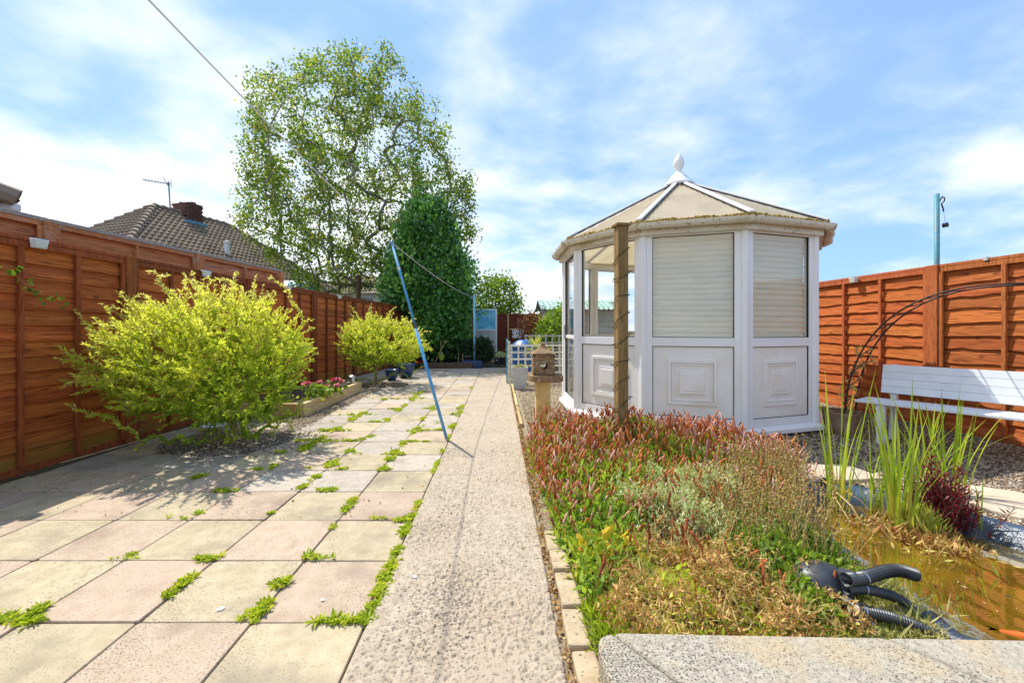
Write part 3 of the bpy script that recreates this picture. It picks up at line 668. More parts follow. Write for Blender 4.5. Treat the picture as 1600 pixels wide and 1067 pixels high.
# near neighbour: only an eaves corner shows at the left edge
P0n = (-9.72, 3.6); hip_house('neighbour_house', P0n, (-9.72, 3.2), (.0, -1.0), 2.65, 3.0, 4.9, 'neighbouring house of which only the tiled eaves corner shows at the far left edge', walls='render_white')
# pale house behind the birch
wh = thing('white_house', (-8.6, 27, 0), 'white walled house with low brown roof glimpsed under the birch above the fence', 'house')
MB().box((-8.6, 29, 1.75), (6.6, 4, 3.5)).build('wall', 'render_white', wh)
rf = MB().add([(-12.3, 26.5, 3.4), (-4.9, 26.5, 3.4), (-4.9, 31.5, 3.4), (-12.3, 31.5, 3.4), (-10.4, 29, 4.75), (-6.8, 29, 4.75)], [(0, 1, 5, 4), (1, 2, 5), (2, 3, 4, 5), (3, 0, 4), (3, 2, 1, 0)]).build('roof', 'tile', wh)
for x in (-9.9, -8.4, -7.2, -6.2):
    wd = MB().box((x, 26.97, 2.65), (.9, .08, 1.1)).build('window', 'fascia', wh)
    MB().box((x - .2, 26.92, 2.65), (.36, .03, .95)).build('pane', 'winglass', wd); MB().box((x + .2, 26.92, 2.65), (.36, .03, .95)).build('pane', 'winglass', wd)
gh = thing('conservatory', (-8.6, 17, 0), 'pale blue and white conservatory roof corner behind the birch left of its trunk', 'conservatory')
MB().box((-8.4, 17.6, 1.15), (1.7, 2, 2.3)).build('wall', 'winglass', gh)
MB().add([(-9.4, 16.5, 2.3), (-7.4, 16.5, 2.3), (-7.4, 18.7, 2.3), (-9.4, 18.7, 2.3), (-8.9, 17.6, 3.15), (-7.9, 17.6, 3.15)], [(0, 1, 5, 4), (1, 2, 5), (2, 3, 4, 5), (3, 0, 4), (3, 2, 1, 0)]).build('roof', 'bluesheet', gh)
mb = MB()
for x in (-9.2, -8.7, -8.2, -7.6): mb.box((x, 16.57, 1.15), (.07, .07, 2.3))
mb.build('frame', 'fascia', gh)
tp = thing('timber_pole', (-5.36, 16.2, 0), 'round brown timber pole standing behind the left fence below the birch', 'pole')
MB().tube([(-5.36, 16.2, 0), (-5.36, 16.2, 3.2)], .09, 10).build('pole', 'darkwood', tp)

# ---------------------------------------------------------------- summerhouse (ten-sided)
GC = Vector((2.577, 6.105, 0)); GR = 1.655
def gv(k, r=GR, z=0.0): a = R(-90 + 36 * k); return Vector((GC.x + r * math.cos(a), GC.y + r * math.sin(a), z))
sh = thing('summerhouse', GC, 'white ten-sided plastic summerhouse with pointed cream roof and finial on the shingle', 'summerhouse')
MB().prism([gv(k, GR - .06)[:2] for k in range(10)], -.03, .045).build('floor_base', 'darkwood', sh)
MB().prism([gv(k, GR - .05)[:2] for k in range(10)], .047, .10).build('floor', 'upvc_panel', sh)
mb = MB()
for k in range(10):
    a, b_ = gv(k, GR + .075), gv(k + 1, GR + .075); c, d = gv(k, GR - .05), gv(k + 1, GR - .05); e, f_ = gv(k, GR + .01), gv(k + 1, GR + .01)
    z = lambda q, h: (q.x, q.y, h)
    mb.add([z(a, .045), z(b_, .045), z(b_, .085), z(a, .085), z(f_, .118), z(e, .118), z(c, .118), z(d, .118), z(c, .045), z(d, .045)],
           [(0, 1, 2, 3), (3, 2, 4, 5), (5, 4, 7, 6), (8, 9, 1, 0)])
mb.build('base_trim', 'upvc', sh)
for k in range(10):
    q = gv(k, GR - .02); a = R(-90 + 36 * k)
    poly = []
    for rr_, da in ((.048, 0.0), (.048, 60), (.05, 120), (.05, 180), (.05, 240), (.048, 300)):
        poly.append((q.x + rr_ * math.cos(a + R(da)), q.y + rr_ * math.sin(a + R(da))))
    MB().prism(poly, .118, 2.26).build('corner_post', 'upvc', sh, bevel=.006)
ZT = 2.175
for k in range(-5, 5):
    a, b_ = gv(k), gv(k + 1); d = (b_ - a).normalized(); nrm = Vector((d.y, -d.x, 0)); L = (b_ - a).length; ang = math.atan2(d.y, d.x)
    def loc(u, o, z): return a + d * u + nrm * o + Vector((0, 0, z))
    def bx(mb, u0, u1, z0, z1, o0, o1): return mb.box(loc((u0 + u1) / 2, (o0 + o1) / 2, (z0 + z1) / 2), (u1 - u0, o1 - o0, z1 - z0), ang)
    fr = MB(); m0, m1 = .105, L - .105
    bx(fr, .035, m0, .119, 2.25, -.065, .0); bx(fr, m1, L - .035, .119, 2.25, -.065, .0)
    door = (k == -3)
    bx(fr, m0, m1, .119, .2, -.063, -.003); bx(fr, m0, m1, ZT, 2.25, -.063, -.003)
    if not door: bx(fr, m0, m1, .968, 1.062, -.063, -.003)
    nm = 'door' if door else 'wall_frame'
    w = fr.build(nm, 'upvc', sh, origin=tuple(a), bevel=.004)
    g0 = .2 if door else 1.062
    bx(MB(), m0 - .01, m1 + .01, g0 - .01, ZT + .01, -.036, -.030).build('glass', 'glass', w)
    gk = MB(); t_ = .007
    def ring(z0, z1, t, o0, o1):
        bx(gk, m0 - .001, m0 + t, z0, z1, o0, o1); bx(gk, m1 - t, m1 + .001, z0, z1, o0, o1)
        bx(gk, m0 + t, m1 - t, z0 - .001, z0 + t, o0, o1); bx(gk, m0 + t, m1 - t, z1 - t, z1 + .001, o0, o1)
    ring(g0, ZT, t_, -.029, -.010)
    if not door: ring(.2, .968, .006, -.030, -.012)
    gk.build('gasket', 'gasket', w)
    if not door:
        lp = MB(); bx(lp, m0 - .004, m1 + .004, .196, .972, -.05, -.022)
        lpo = lp.build('lower_panel', 'upvc_panel', w, bevel=.001)
        cu, cz = L / 2, .575; md = MB()
        def rect_ring(hw_, hh_, t, o0, o1):
            bx(md, cu - hw_, cu - hw_ + t, cz - hh_, cz + hh_, o0, o1); bx(md, cu + hw_ - t, cu + hw_, cz - hh_, cz + hh_, o0, o1)
            bx(md, cu - hw_ + t, cu + hw_ - t, cz - hh_, cz - hh_ + t, o0, o1); bx(md, cu - hw_ + t, cu + hw_ - t, cz + hh_ - t, cz + hh_, o0, o1)
        rect_ring(.245, .245, .035, -.0219, -.004); rect_ring(.205, .205, .02, -.0218, -.011); bx(md, cu - .125, cu + .125, cz - .125, cz + .125, -.0217, -.008); bx(md, cu - .09, cu + .09, cz - .09, cz + .09, -.0085, -.003)
        md.build('panel_moulding', 'upvc_panel', w, bevel=.006)
    else:
        bx(MB(), m0 + .01, m0 + .05, 1.0, 1.22, .0, .02).build('handle', 'chrome_handle', w, bevel=.006)
        bx(MB(), m0, m1, 1.02, 1.07, -.05, -.012).build('door_rail', 'upvc', w, bevel=.004)
    if k in (-1, 0, 1):                                # lowered slatted blinds behind the glass
        bl = bx(MB(), m0 - .02, m1 + .02, ZT - .05, ZT, -.11, -.07).build('blind', 'blind', sh, bevel=.008)
        n_ = 18; pitch = (ZT - .05 - 1.05) / n_; ml = m1 - m0 + .03
        prof = [(0, 0), (.012, .012), (.014, pitch * .5), (.011, pitch - .012), (0, pitch - .001)]
        sm = MB(); vs = []
        for x in (-ml / 2, ml / 2):
            for o_, z_ in prof: vs.append((x, -o_, z_))
            vs.append((x, .004, pitch - .001)); vs.append((x, .004, 0))
        sm.add(vs, [(i, i + 1, i + 8, i + 7) for i in range(6)] + [(6, 0, 7, 13)])
        me = sm.mesh('slat', 'blind')
        for i in range(n_):
            link(me, 'slat', bl, loc(L / 2, -.09, 1.05 + i * pitch), (random.uniform(-.02, .02), random.uniform(-.002, .002), ang))
# roof
AP = Vector((GC.x, GC.y, 3.26)); RE = GR + .115; ZE = 2.325
for k in range(10):
    a, b_ = gv(k, RE, ZE), gv(k + 1, RE, ZE); t0 = (AP - a); tb = a + t0 * .93; tc_ = b_ + (AP - b_) * .93
    n_ = (b_ - a).cross(AP - a).normalized(); n_ = n_ if n_.z > 0 else -n_; e = (b_ - a).normalized(); L = (b_ - a).length
    mb = MB(); nr = 22; mid = (tb + tc_) / 2
    for i in range(nr):                                   # ribs of the twin-wall sheet run from eaves to apex
        for half in (0, 1):
            u0 = (i + half * .5) / nr; u1 = (i + half * .5 + .5) / nr; h0 = .006 if half else 0
            def top(u):
                x = (u - .5) * L; full = (AP - (a + b_) / 2) * .93; H_ = 1 - abs(x) / (L / 2)
                return (a + b_) / 2 + e * x + full * max(H_, .0) + n_ * h0
            p0, p1 = a.lerp(b_, u0) + n_ * h0, a.lerp(b_, u1) + n_ * h0
            mb.add([p0, p1, top(u1), top(u0)], [(0, 1, 2, 3)])
    mb.add([a - n_ * .016, b_ - n_ * .016, tc_ - n_ * .016, tb - n_ * .016], [(3, 2, 1, 0)])
    mb.add([a - n_ * .016, b_ - n_ * .016, b_ + n_ * .003, a + n_ * .003], [(0, 1, 2, 3)])
    mb.build('roof_sheet', 'roofsheet', sh, origin=tuple(a))
    s0 = a + (a - GC).normalized() * 0 + Vector((0, 0, .012)); s1 = AP + Vector((0, 0, .012)) - (AP - a).normalized() * .08
    MB().beam(s0, s1, .074, .016).build('bar_seal', 'gasket', sh)
    MB().beam(s0 + Vector((0, 0, .018)), s1 + Vector((0, 0, .018)), .052, .03).build('ridge_bar', 'upvc', sh, bevel=.007)
    # gutter, fascia and soffit
    ga, gb = gv(k, GR + .135, 2.25), gv(k + 1, GR + .135, 2.25); gd = (gb - ga).normalized(); go = Vector((gd.y, -gd.x, 0)); gm = MB(); ng = 6; vs = []
    for q in (ga, gb):
        for i in range(ng + 1):
            an = math.pi * i / ng; vs.append(q + (go * -math.cos(an)) * .052 + Vector((0, 0, .052 - math.sin(an) * .06)))
        for i in range(ng, -1, -1):
            an = math.pi * i / ng; vs.append(q + (go * -math.cos(an)) * .046 + Vector((0, 0, .054 - math.sin(an) * .052)))
    m_ = 2 * (ng + 1); gm.add(vs, [(i, (i + 1) % m_, m_ + (i + 1) % m_, m_ + i) for i in range(m_)]); gm.build('gutter', 'gutter', sh, smooth=False)
    for u in (.06, .5, .94):
        q = ga.lerp(gb, u); MB().tube([q + go * -.05 + Vector((0, 0, .055)), q + go * -.04 + Vector((0, 0, .01)), q + Vector((0, 0, -.012)), q + go * .045 + Vector((0, 0, .01)), q + go * .056 + Vector((0, 0, .056))], .0085, 5).build('gutter_bracket', 'gutter', sh)
    fa, fb = gv(k, GR + .06, 2.255), gv(k + 1, GR + .06, 2.255); MB().beam(fa, fb, .025, .13).build('fascia_board', 'gutter', sh)
    sa, sb, sc_, sd = gv(k, GR - .06, 2.21), gv(k + 1, GR - .06, 2.21), gv(k + 1, GR + .07, 2.19), gv(k, GR + .07, 2.19)
    MB().add([sa, sb, sc_, sd, sa + Vector((0, 0, .05)), sb + Vector((0, 0, .05)), sc_ + Vector((0, 0, .02)), sd + Vector((0, 0, .02))], [(0, 1, 2, 3), (7, 6, 5, 4), (3, 2, 6, 7), (1, 0, 4, 5)]).build('soffit', 'upvc_panel', sh)
mp_, mr_ = [], []
for k in range(10):
    a, b_ = gv(k, RE + .004, ZE + .004), gv(k + 1, RE + .004, ZE + .004)
    for _ in range(330): u = random.random(); q = a.lerp(b_, u); mp_.append((q.x, q.y, q.z + random.uniform(-.012, .016) * (1 if math.sin(u * 19 + k) > -.3 else .2))); mr_.append(random.uniform(.005, .018))
o = obj_from(scatter('eaves_moss', *STONE, np.array(mp_), rdir(len(mp_)), np.array(mr_), 'moss'), 'eaves_moss', sh); o['kind'] = 'stuff'
MB().lathe([(.23, -.07), (.20, -.03), (.14, .03), (.10, .09), (.06, .125), (.036, .15), (.036, .175), (.062, .215), (.077, .26), (.068, .31), (.042, .36), (.016, .40), (0, .415)], AP + Vector((0, 0, .0)), 20).build('finial', 'upvc', sh, smooth=True)
# an inside seat and cushion seen through the clear windows
st_ = MB(); 
for k in (3, 4): a, b_ = gv(k, GR - .12), gv(k + 1, GR - .12); c, d = gv(k, GR - .5), gv(k + 1, GR - .5); st_.add([(q.x, q.y, z) for z in (.1, .5) for q in (a, b_, d, c)], [(4, 5, 6, 7), (3, 2, 6, 7), (0, 3, 7, 4), (1, 2, 6, 5)])
st_.build('inside_seat', 'upvc_panel', sh)

# timber post with string lights in front of the summerhouse
PY_ = 3.72; pp = Vector(((970.5 - CX) * PY_ / F, PY_, 0)); tpst = thing('timber_post', pp, 'square green-brown timber post with a flat cap in front of the summerhouse', 'post')
MB().box(pp + Vector((0, 0, 1.02)), (.094, .094, 2.06), R(8)).build('post_shaft', 'post_green', tpst, bevel=.006)
MB().box(pp + Vector((0, 0, 2.06)), (.128, .128, .024), R(8)).build('post_cap', 'post_green', tpst, bevel=.004)
sw = thing('string_lights', pp + Vector((0, 0, .5)), 'dark wire of tiny string lights wound round the timber post', 'string lights')
hx = []; 
def sq(an):
    c, s_ = math.cos(an), math.sin(an); m_ = max(abs(c), abs(s_)); r_ = .0555; return Matrix.Rotation(R(8), 3, 'Z') @ Vector((c / m_ * r_, s_ / m_ * r_, 0))
for i in range(0, 8 * 24): an = i / 24 * 2 * math.pi; hx.append(pp + sq(an) + Vector((0, 0, .38 + i / 24 * .185 + .02 * math.sin(an * 1.3))))
MB().tube(hx, .0032, 4).build('flex', 'wire', sw)
bmesh_ = MB().tube([(0, 0, 0), (0, 0, .02), (0, 0, .035)], [.003, .005, .002], 5).mesh('bulb', 'wire')
for i in range(4, len(hx), 9): d = (hx[i] - pp); d.z = .004; link(bmesh_, 'bulb', sw, hx[i], d.to_track_quat('Z', 'Y').to_euler())
# floral sensor hanging at the summerhouse corner: small brown feeder
q = P(1276, 548, 4.85)
fdr = thing('hanging_feeder', q, 'tiny brown tube hanging at the right corner of the summerhouse', 'feeder')
MB().tube([q + Vector((0, 0, .02)), q + Vector((-.03, 0, .16))], .003, 4).build('cord', 'wire', fdr)
MB().tube([q + Vector((.01, 0, -.10)), q], .017, 8).build('tube', 'darkwood', fdr)

# ================================================================ OBJECTS
# clothes line, prop and posts
T = Vector((-1.20, 4.75, 2.12)); Bp = Vector((-.545, 4.42, .016)); wp = Vector((-.77, 13.2, 0))
prop = thing('line_prop', Bp, 'leaning blue clothes prop holding up the washing line, its foot on the path edge', 'clothes prop')
MB().tube([Bp, Bp.lerp(T, .56)], .0165, 10).build('lower_tube', 'bluepole', prop, smooth=True)
MB().tube([Bp.lerp(T, .55), Bp.lerp(T, .985)], .0135, 10).build('upper_tube', 'bluepole', prop, smooth=True)
MB().tube([Bp.lerp(T, .545), Bp.lerp(T, .575)], .021, 10).build('collar', 'black_plastic', prop)
MB().tube([Bp.lerp(T, .85), Bp.lerp(T, .868)], .0155, 10).build('white_band', 'solar_white', prop)
q = Bp.lerp(T, .575); MB().tube([q, q + Vector((-.21, .02, -.035))], .004, 5).build('locking_pin', 'wire', prop)
mb = MB(); u = (T - Bp).normalized(); s_ = Vector((1, 0, 0)); mb.tube([T - u * .03, T - u * .0 + s_ * .018, T + u * .03 + s_ * .02], .005, 5); mb.tube([T - u * .03, T - s_ * .018, T + u * .03 - s_ * .02], .005, 5); mb.build('fork', 'bluepole', prop)
post2 = thing('clothes_post', wp, 'pale blue clothes post at the far end of the terrace', 'post')
MB().tube([wp, wp + Vector((-.01, 0, 2.2))], .032, 10).build('pole', 'skypole', post2, smooth=True)
MB().tube([wp + Vector((-.07, 0, 2.12)), wp + Vector((.04, 0, 2.12))], .012, 6).build('cleat', 'skypole', post2)
A = wp + Vector((-.01, -.03, 2.14)); line = []
for i in range(25): u = i / 24; p = A.lerp(T, u); p.z -= .16 * 4 * u * (1 - u) * .6; line.append(p)
E = Vector((-1.236, 1.5, 2.316)); d = (E - T); 
for i in range(1, 20): u = i / 12; p = T + d * u; p.z -= .03 * 4 * u * (1 - u); line.append(p)
wl = MB().tube(line, .0038, 5).build('washing_line', 'cord', smooth=True, origin=tuple(T), label='white washing line running from the far blue post over the prop to the upper left', cat='washing line')
mb = MB(); mb.tube([T + Vector((-.02, 0, .0)), T + Vector((-.06, 0, -.05)), T + Vector((-.05, 0, -.11)), T + Vector((-.01, 0, -.07))], .004, 5); mb.build('line_loop', 'cord', wl)
p0 = Vector((6.17, 6.0, 0)); tpole = thing('teal_pole', p0, 'teal steel pole with hook and pulley standing behind the right fence', 'pole')
MB().tube([p0, p0 + Vector((0, 0, 3.06))], .030, 10).build('pole', 'teal_metal', tpole, smooth=True)
q = p0 + Vector((.035, 0, 2.95)); MB().tube([q, q + Vector((.04, 0, .07)), q + Vector((.075, 0, .05)), q + Vector((.07, 0, .01)), q + Vector((.03, 0, -.03)), q + Vector((.05, 0, -.09)), q + Vector((.06, 0, -.14))], .009, 6).build('hook', 'black_metal', tpole)
pl = MB().lathe([(.0, -.02), (.035, -.02), (.025, 0), (.035, .02), (0, .02)], (0, 0, 0), 14); me = pl.mesh('pulley', 'black_metal')
link(me, 'pulley', tpole, q + Vector((.085, 0, -.33)), (R(90), 0, R(12))); MB().tube([q + Vector((.06, 0, -.14)), q + Vector((.085, 0, -.31))], .0025, 4).build('cord', 'black_metal', tpole)

# bench
d = Vector((.53, -.85, 0)).normalized(); nb_ = Vector((-d.y, d.x, 0)); nb_ = nb_ if nb_.x > 0 else -nb_; b0 = Vector((3.68, 4.41, 0)); ang = math.atan2(d.y, d.x); LB = 1.75
bench = thing('garden_bench', b0, 'pale blue-white painted slatted garden bench in front of the sunlit right fence', 'bench')
for k in range(3): c = b0 + d * LB / 2 + nb_ * (.06 + .125 * k) + Vector((0, 0, .415)); MB().box(c, (LB, .112, .026), ang).build('seat_slat', 'white_paint', bench, bevel=.005)
tb = nb_ * .95 + Vector((0, 0, .0)); up = (Vector((0, 0, 1)) + nb_ * .22).normalized(); ba = b0 + nb_ * .36 + d * .12 + Vector((0, 0, .49))
for k in range(4):
    c = ba + up * (.035 + .0745 * k) + d * (LB - .12) / 2; r_ = d; f_ = r_.cross(up).normalized(); Mx = Matrix((r_, f_, up)).transposed()
    MB().box(c, (LB - .1, .02, .0732), mat=Mx).build('back_slat', 'white_paint', bench, bevel=.003)
for u in (.2, LB - .2):
    MB().beam(b0 + d * u + nb_ * .05 + Vector((0, 0, .0)), b0 + d * u + nb_ * .05 + Vector((0, 0, .40)), .07, .05, up=nb_).build('leg', 'white_paint', bench, bevel=.005)
    MB().beam(b0 + d * u + nb_ * .36 + Vector((0, 0, .0)), b0 + d * u + nb_ * .475 + Vector((0, 0, .78)), .07, .05, up=d).build('back_leg', 'white_paint', bench, bevel=.005)
    MB().beam(b0 + d * u + nb_ * .03 + Vector((0, 0, .375)), b0 + d * u + nb_ * .37 + Vector((0, 0, .375)), .05, .05).build('seat_bearer', 'white_paint', bench, bevel=.004)

# rose arch over the bench
arch = thing('rose_arch', (3.80, 4.6, 0), 'rusty black steel rod arch curving over the white bench from a planter', 'garden arch')
def arcpt(th, off):
    c = abs(math.cos(th)) ** (2 / 2.35) * math.copysign(1, math.cos(th)); s_ = abs(math.sin(th)) ** (2 / 2.35)
    return Vector((3.74, 4.62, 0)) + d * (1.12 - 1.12 * c) + nb_ * off + Vector((0, 0, 1.545 * s_))
for off in (0, .30): MB().tube([arcpt(math.pi * i / 48, off * (1 - .15 * math.sin(math.pi * i / 48))) for i in range(49)], .0085, 6).build('hoop', 'black_metal', arch, smooth=True)
for i in range(2, 46, 2): 
    if 18 < i < 34 and i % 4: continue
    mb = MB().tube([arcpt(math.pi * i / 48, 0), arcpt(math.pi * (i + 1.6) / 48, .285)], .005, 5); mb.build('brace', 'black_metal', arch)
pl0 = G(1322, 678); pl0 = Vector((3.78, 4.66, 0))
mb = MB().lathe([(.10, 0), (.135, .22), (.145, .22), (.145, .25), (.12, .25), (.11, .2), (0, .2)], pl0, 18); mb.build('clay_pot', 'brownpot', smooth=False, label='brown clay pot round the foot of the rose arch', cat='plant pot')
npts = []; 
for i in range(5):
    a = arcpt(math.pi * .01, .05); 
cl_t = np.array([arcpt(math.pi * u, o_) + Vector((random.gauss(0, .05), random.gauss(0, .05), 0)) for u, o_ in zip(np.random.default_rng(3).uniform(.02, .2, 60), np.random.default_rng(4).uniform(0, .18, 60))])
nodes, par, rad, chains, tips = grow([(pl0.x, pl0.y, .2), (pl0.x + .01, pl0.y, .3)], cl_t, .03, base_r=.007, tip_r=.002)
clm = branches_mesh('dry_climber', nodes, rad, chains, 'twig', 4).build('dry_climber', 'twig', label='dry leafless climber twined up the left leg of the rose arch', cat='climbing plant')
lp_ = nodes[np.array(tips)]; o = obj_from(scatter('foliage', *LEAF, np.repeat(lp_, 3, 0), rdir(len(lp_) * 3), rng.uniform(.02, .04, len(lp_) * 3), 'dead'), 'foliage', clm)

# trellis screens
def trellis(a, b_, z0, z1, nx, nz, label, mat, name='trellis_screen'):
    a, b_ = Vector((*a, 0)), Vector((*b_, 0)); d = (b_ - a); L = d.length; d.normalize(); ang = math.atan2(d.y, d.x); n_ = Vector((-d.y, d.x, 0)); root = thing(name, a, label, 'trellis')
    vm = MB().box((0, 0, 0), (.036, .014, z1 - z0)).mesh('upright_slat', mat); hm = MB().box((0, 0, 0), (L, .014, .036)).mesh('cross_slat', mat)
    for i in range(nx): link(vm, 'upright_slat', root, a + d * (.03 + (L - .06) * i / (nx - 1)) + Vector((0, 0, (z0 + z1) / 2)) + n_ * .0075, (0, 0, ang))
    for i in range(nz): link(hm, 'cross_slat', root, a + d * L / 2 + Vector((0, 0, z0 + .03 + (z1 - z0 - .06) * i / (nz - 1))) - n_ * .0075, (0, 0, ang))
    return root
ty = 8.85; xa = (797 - CX) * ty / F; tr1 = trellis((xa, ty), (1.6, ty + .15), .08, .84, 10, 6, 'cream square lattice trellis in front of the blue barrel behind the grey planter', 'lattice')
for x in (xa - .02, 1.62): MB().box((x, ty + .03, .45), (.05, .05, .9)).build('trellis_post', 'lattice', tr1, bevel=.004)
trellis((xa - .06, ty + .05), (.20, 11.6), .02, .9, 14, 6, 'blue-green stained trellis running back along the right edge of the path', 'teal_metal')
trellis((.62, 10.4), (2.0, 10.5), .3, 1.02, 9, 5, 'weathered rear trellis beyond the stone lantern', 'shedwood')
# blue barrel
bc = Vector(((820 - CX) * 10.2 / F, 10.2, 0)); bin_ = thing('blue_barrel', bc, 'blue plastic barrel with domed lid behind the cream trellis', 'barrel')
MB().lathe([(.26, 0), (.30, .1), (.30, .66), (.28, .72)], bc, 22).build('barrel_body', 'bluebin', bin_, smooth=True)
MB().lathe([(.32, .71), (.33, .74), (.30, .79), (.21, .87), (.12, .90), (.11, .885), (0, .885)], bc, 22).build('lid', 'bluebin', bin_)
# grey planter
gp = G(812, 607.5); w1, w0, hh = .155, .105, .43; mb = MB()
vs = [(gp.x + i * w, gp.y + j * w, z) for z, w in ((0, w0), (hh, w1), (hh, w1 - .014), (hh - .05, w1 - .02)) for i, j in ((-1, -1), (1, -1), (1, 1), (-1, 1))]
mb.add(vs, [(3, 2, 1, 0), (12, 13, 14, 15)] + [(k * 4 + i, k * 4 + (i + 1) % 4, k * 4 + 4 + (i + 1) % 4, k * 4 + 4 + i) for k in range(3) for i in range(4)])
mb.build('tapered_planter', 'greypot', bevel=.006, label='tall tapered grey planter standing on shingle before the trellis', cat='planter')
pq = np.tile([gp.x, gp.y, .40], (130, 1)) + rng.normal(0, .05, (130, 3)) * [1, 1, .2]
obj_from(scatter('small_plant', *LEAF, pq, rdir(130, 1.4), rng.uniform(.04, .09, 130) , 'sedum'), 'small_plant', label='small yellow-green plant growing in the tall grey planter', cat='plant')
# stone lantern on its slab and pillar
lc = Vector(((848.5 - CX) * 5.25 / F, 5.25, 0))
pil = MB().box(lc + Vector((-.005, 0, .255)), (.175, .175, .53)).build('stone_pillar', 'ochre', bevel=.006, label='square ochre stone pillar carrying the stone slab and lantern', cat='pillar')
poly = []; rr = random.Random(5)
for i in range(22): a = 2 * math.pi * i / 22; m_ = 1 / max(abs(math.cos(a)), abs(math.sin(a))); poly.append((lc.x + .02 + (.205 + rr.uniform(-.012, .012)) * min(m_, 1.25) * math.cos(a), lc.y + (.18 + rr.uniform(-.01, .01)) * min(m_, 1.25) * math.sin(a)))
MB().prism(poly, .521, .60).build('stone_shelf', 'stone_lantern', bevel=.016, seg=3, label='rough mossy stone slab lying flat on the ochre pillar', cat='stone slab')
lan = thing('stone_lantern', lc + Vector((0, 0, .6)), 'lichen-brown stone lantern with round hole and pointed roof on the slab', 'lantern')
w = .130; hb = .605; ht = .845; n = 20; mb = MB(); hz, hr = .715, .046
for sgn in (-1, 1):                                       # front and back faces with a round hole
    y = lc.y + sgn * w; ring_ = [(lc.x + hr * math.cos(2 * math.pi * k / n), y, hz + hr * math.sin(2 * math.pi * k / n)) for k in range(n)]
    ring2 = [(p[0], lc.y + sgn * (w - .045), p[2]) for p in ring_]; outer = []
    for k in range(n):
        a = 2 * math.pi * k / n; c_, s_ = math.cos(a), math.sin(a); m_ = min(w / max(abs(c_), 1e-6), ((ht - hz) if s_ > 0 else (hz - hb)) / max(abs(s_), 1e-6)); outer.append((lc.x + c_ * m_, y, hz + s_ * m_))
    mb.add(outer + ring_ + ring2, [(k, (k + 1) % n, n + (k + 1) % n, n + k) for k in range(n)] + [(n + k, n + (k + 1) % n, 2 * n + (k + 1) % n, 2 * n + k) for k in range(n)])
    mb.add([(lc.x - w, y, hb), (lc.x + w, y, hb), (lc.x + w, y, ht), (lc.x - w, y, ht)], [])
for sgn in (-1, 1): mb.box(lc + Vector((sgn * (w - .02), 0, (hb + ht) / 2)), (.04, 2 * w - .004, ht - hb - .002))
mb.box(lc + Vector((0, 0, ht - .01)), (2 * w - .004, 2 * w - .004, .02)); mb.box(lc + Vector((0, 0, hb + .008)), (2 * w - .004, 2 * w - .004, .014))
mb.build('lantern_body', 'stone_lantern', lan)
vs = []
for w_, z in ((.150, .845), (.148, .862), (.115, .880), (.07, .905), (.036, .935), (.026, .96), (.03, .975), (.018, .992)): vs += [(lc.x + i * w_, lc.y + j * w_, z) for i, j in ((-1, -1), (1, -1), (1, 1), (-1, 1))]
MB().add(vs, [(3, 2, 1, 0), (28, 29, 30, 31)] + [(k * 4 + i, k * 4 + (i + 1) % 4, k * 4 + 4 + (i + 1) % 4, k * 4 + 4 + i) for k in range(7) for i in range(4)]).build('lantern_roof', 'stone_lantern', lan, bevel=.008)

# raised planter by the left fence: sleepers, soil, flowers
rb_ = thing('raised_planter', (-3.1, 6.7, 0), 'raised planter of pale timber sleepers against the left fence', 'raised bed')
MB().box((-2.575, 6.71, .09), (.07, 2.30, .19)).build('sleeper', 'sleeper', rb_, bevel=.006)
MB().box((-3.13, 5.59, .088), (1.03, .07, .185)).build('sleeper', 'sleeper', rb_, bevel=.006)
MB().box((-3.10, 7.82, .088), (.97, .07, .185)).build('sleeper', 'sleeper', rb_, bevel=.006)
MB().box((-3.13, 6.70, .07), (1.03, 2.14, .14)).build('planting_soil', 'soil', rb_)
rod = MB().tube([(-2.66, 6.3, .20), (-2.66, 7.7, .20)], .012, 6).build('metal_rod', 'steel', label='silver rod lying along the inner edge of the raised planter', cat='rod')
sp_ = Vector((-2.66, 7.70, .12)); sk = thing('stake_lamp', sp_, 'small grey solar stake lamp at the far corner of the raised planter', 'solar lamp')
MB().lathe([(.012, 0), (.012, .08), (.045, .09), (.045, .17)], sp_, 14).build('lamp_tube', 'steel', sk); MB().lathe([(.065, .17), (.065, .185), (.03, .205), (0, .207)], sp_, 14).build('lamp_top', 'steel', sk)
def flower(c, h, r_, mat, label, group, nf=3, cat='flower'):
    c = Vector(c); t_ = thing('flower_plant', c, label, cat, group)
    mb = MB(); heads = []
    for i in range(nf):
        tip = c + Vector((random.gauss(0, r_), random.gauss(0, r_), h * random.uniform(.75, 1.1))); mb.tube([c, (c + tip) / 2 + Vector((random.gauss(0, .02), 0, .02)), tip], .005, 4); heads.append(tip)
    mb.build('stem', 'bedleaf', t_)
    n_ = 60; pts = np.array([c + Vector((random.gauss(0, r_), random.gauss(0, r_), random.uniform(.02, h * .8))) for _ in range(n_)])
    obj_from(scatter('foliage', *LEAF, pts, rdir(n_, .5), rng.uniform(.05, .10, n_), 'lightleaf' if mat != 'redflower' else 'darkshrub'), 'foliage', t_)
    for hd in heads:
        m_ = 34; dr = rdir(m_, -.1); dr /= np.linalg.norm(dr, axis=1, keepdims=True); dr[:, 2] = np.abs(dr[:, 2]) * .7
        obj_from(scatter('flower_head', *LEAF, np.tile(np.array(hd), (m_, 1)), dr + [0, -.3, .1], rng.uniform(.04, .062, m_) , mat), 'flower_head', t_)
    return t_
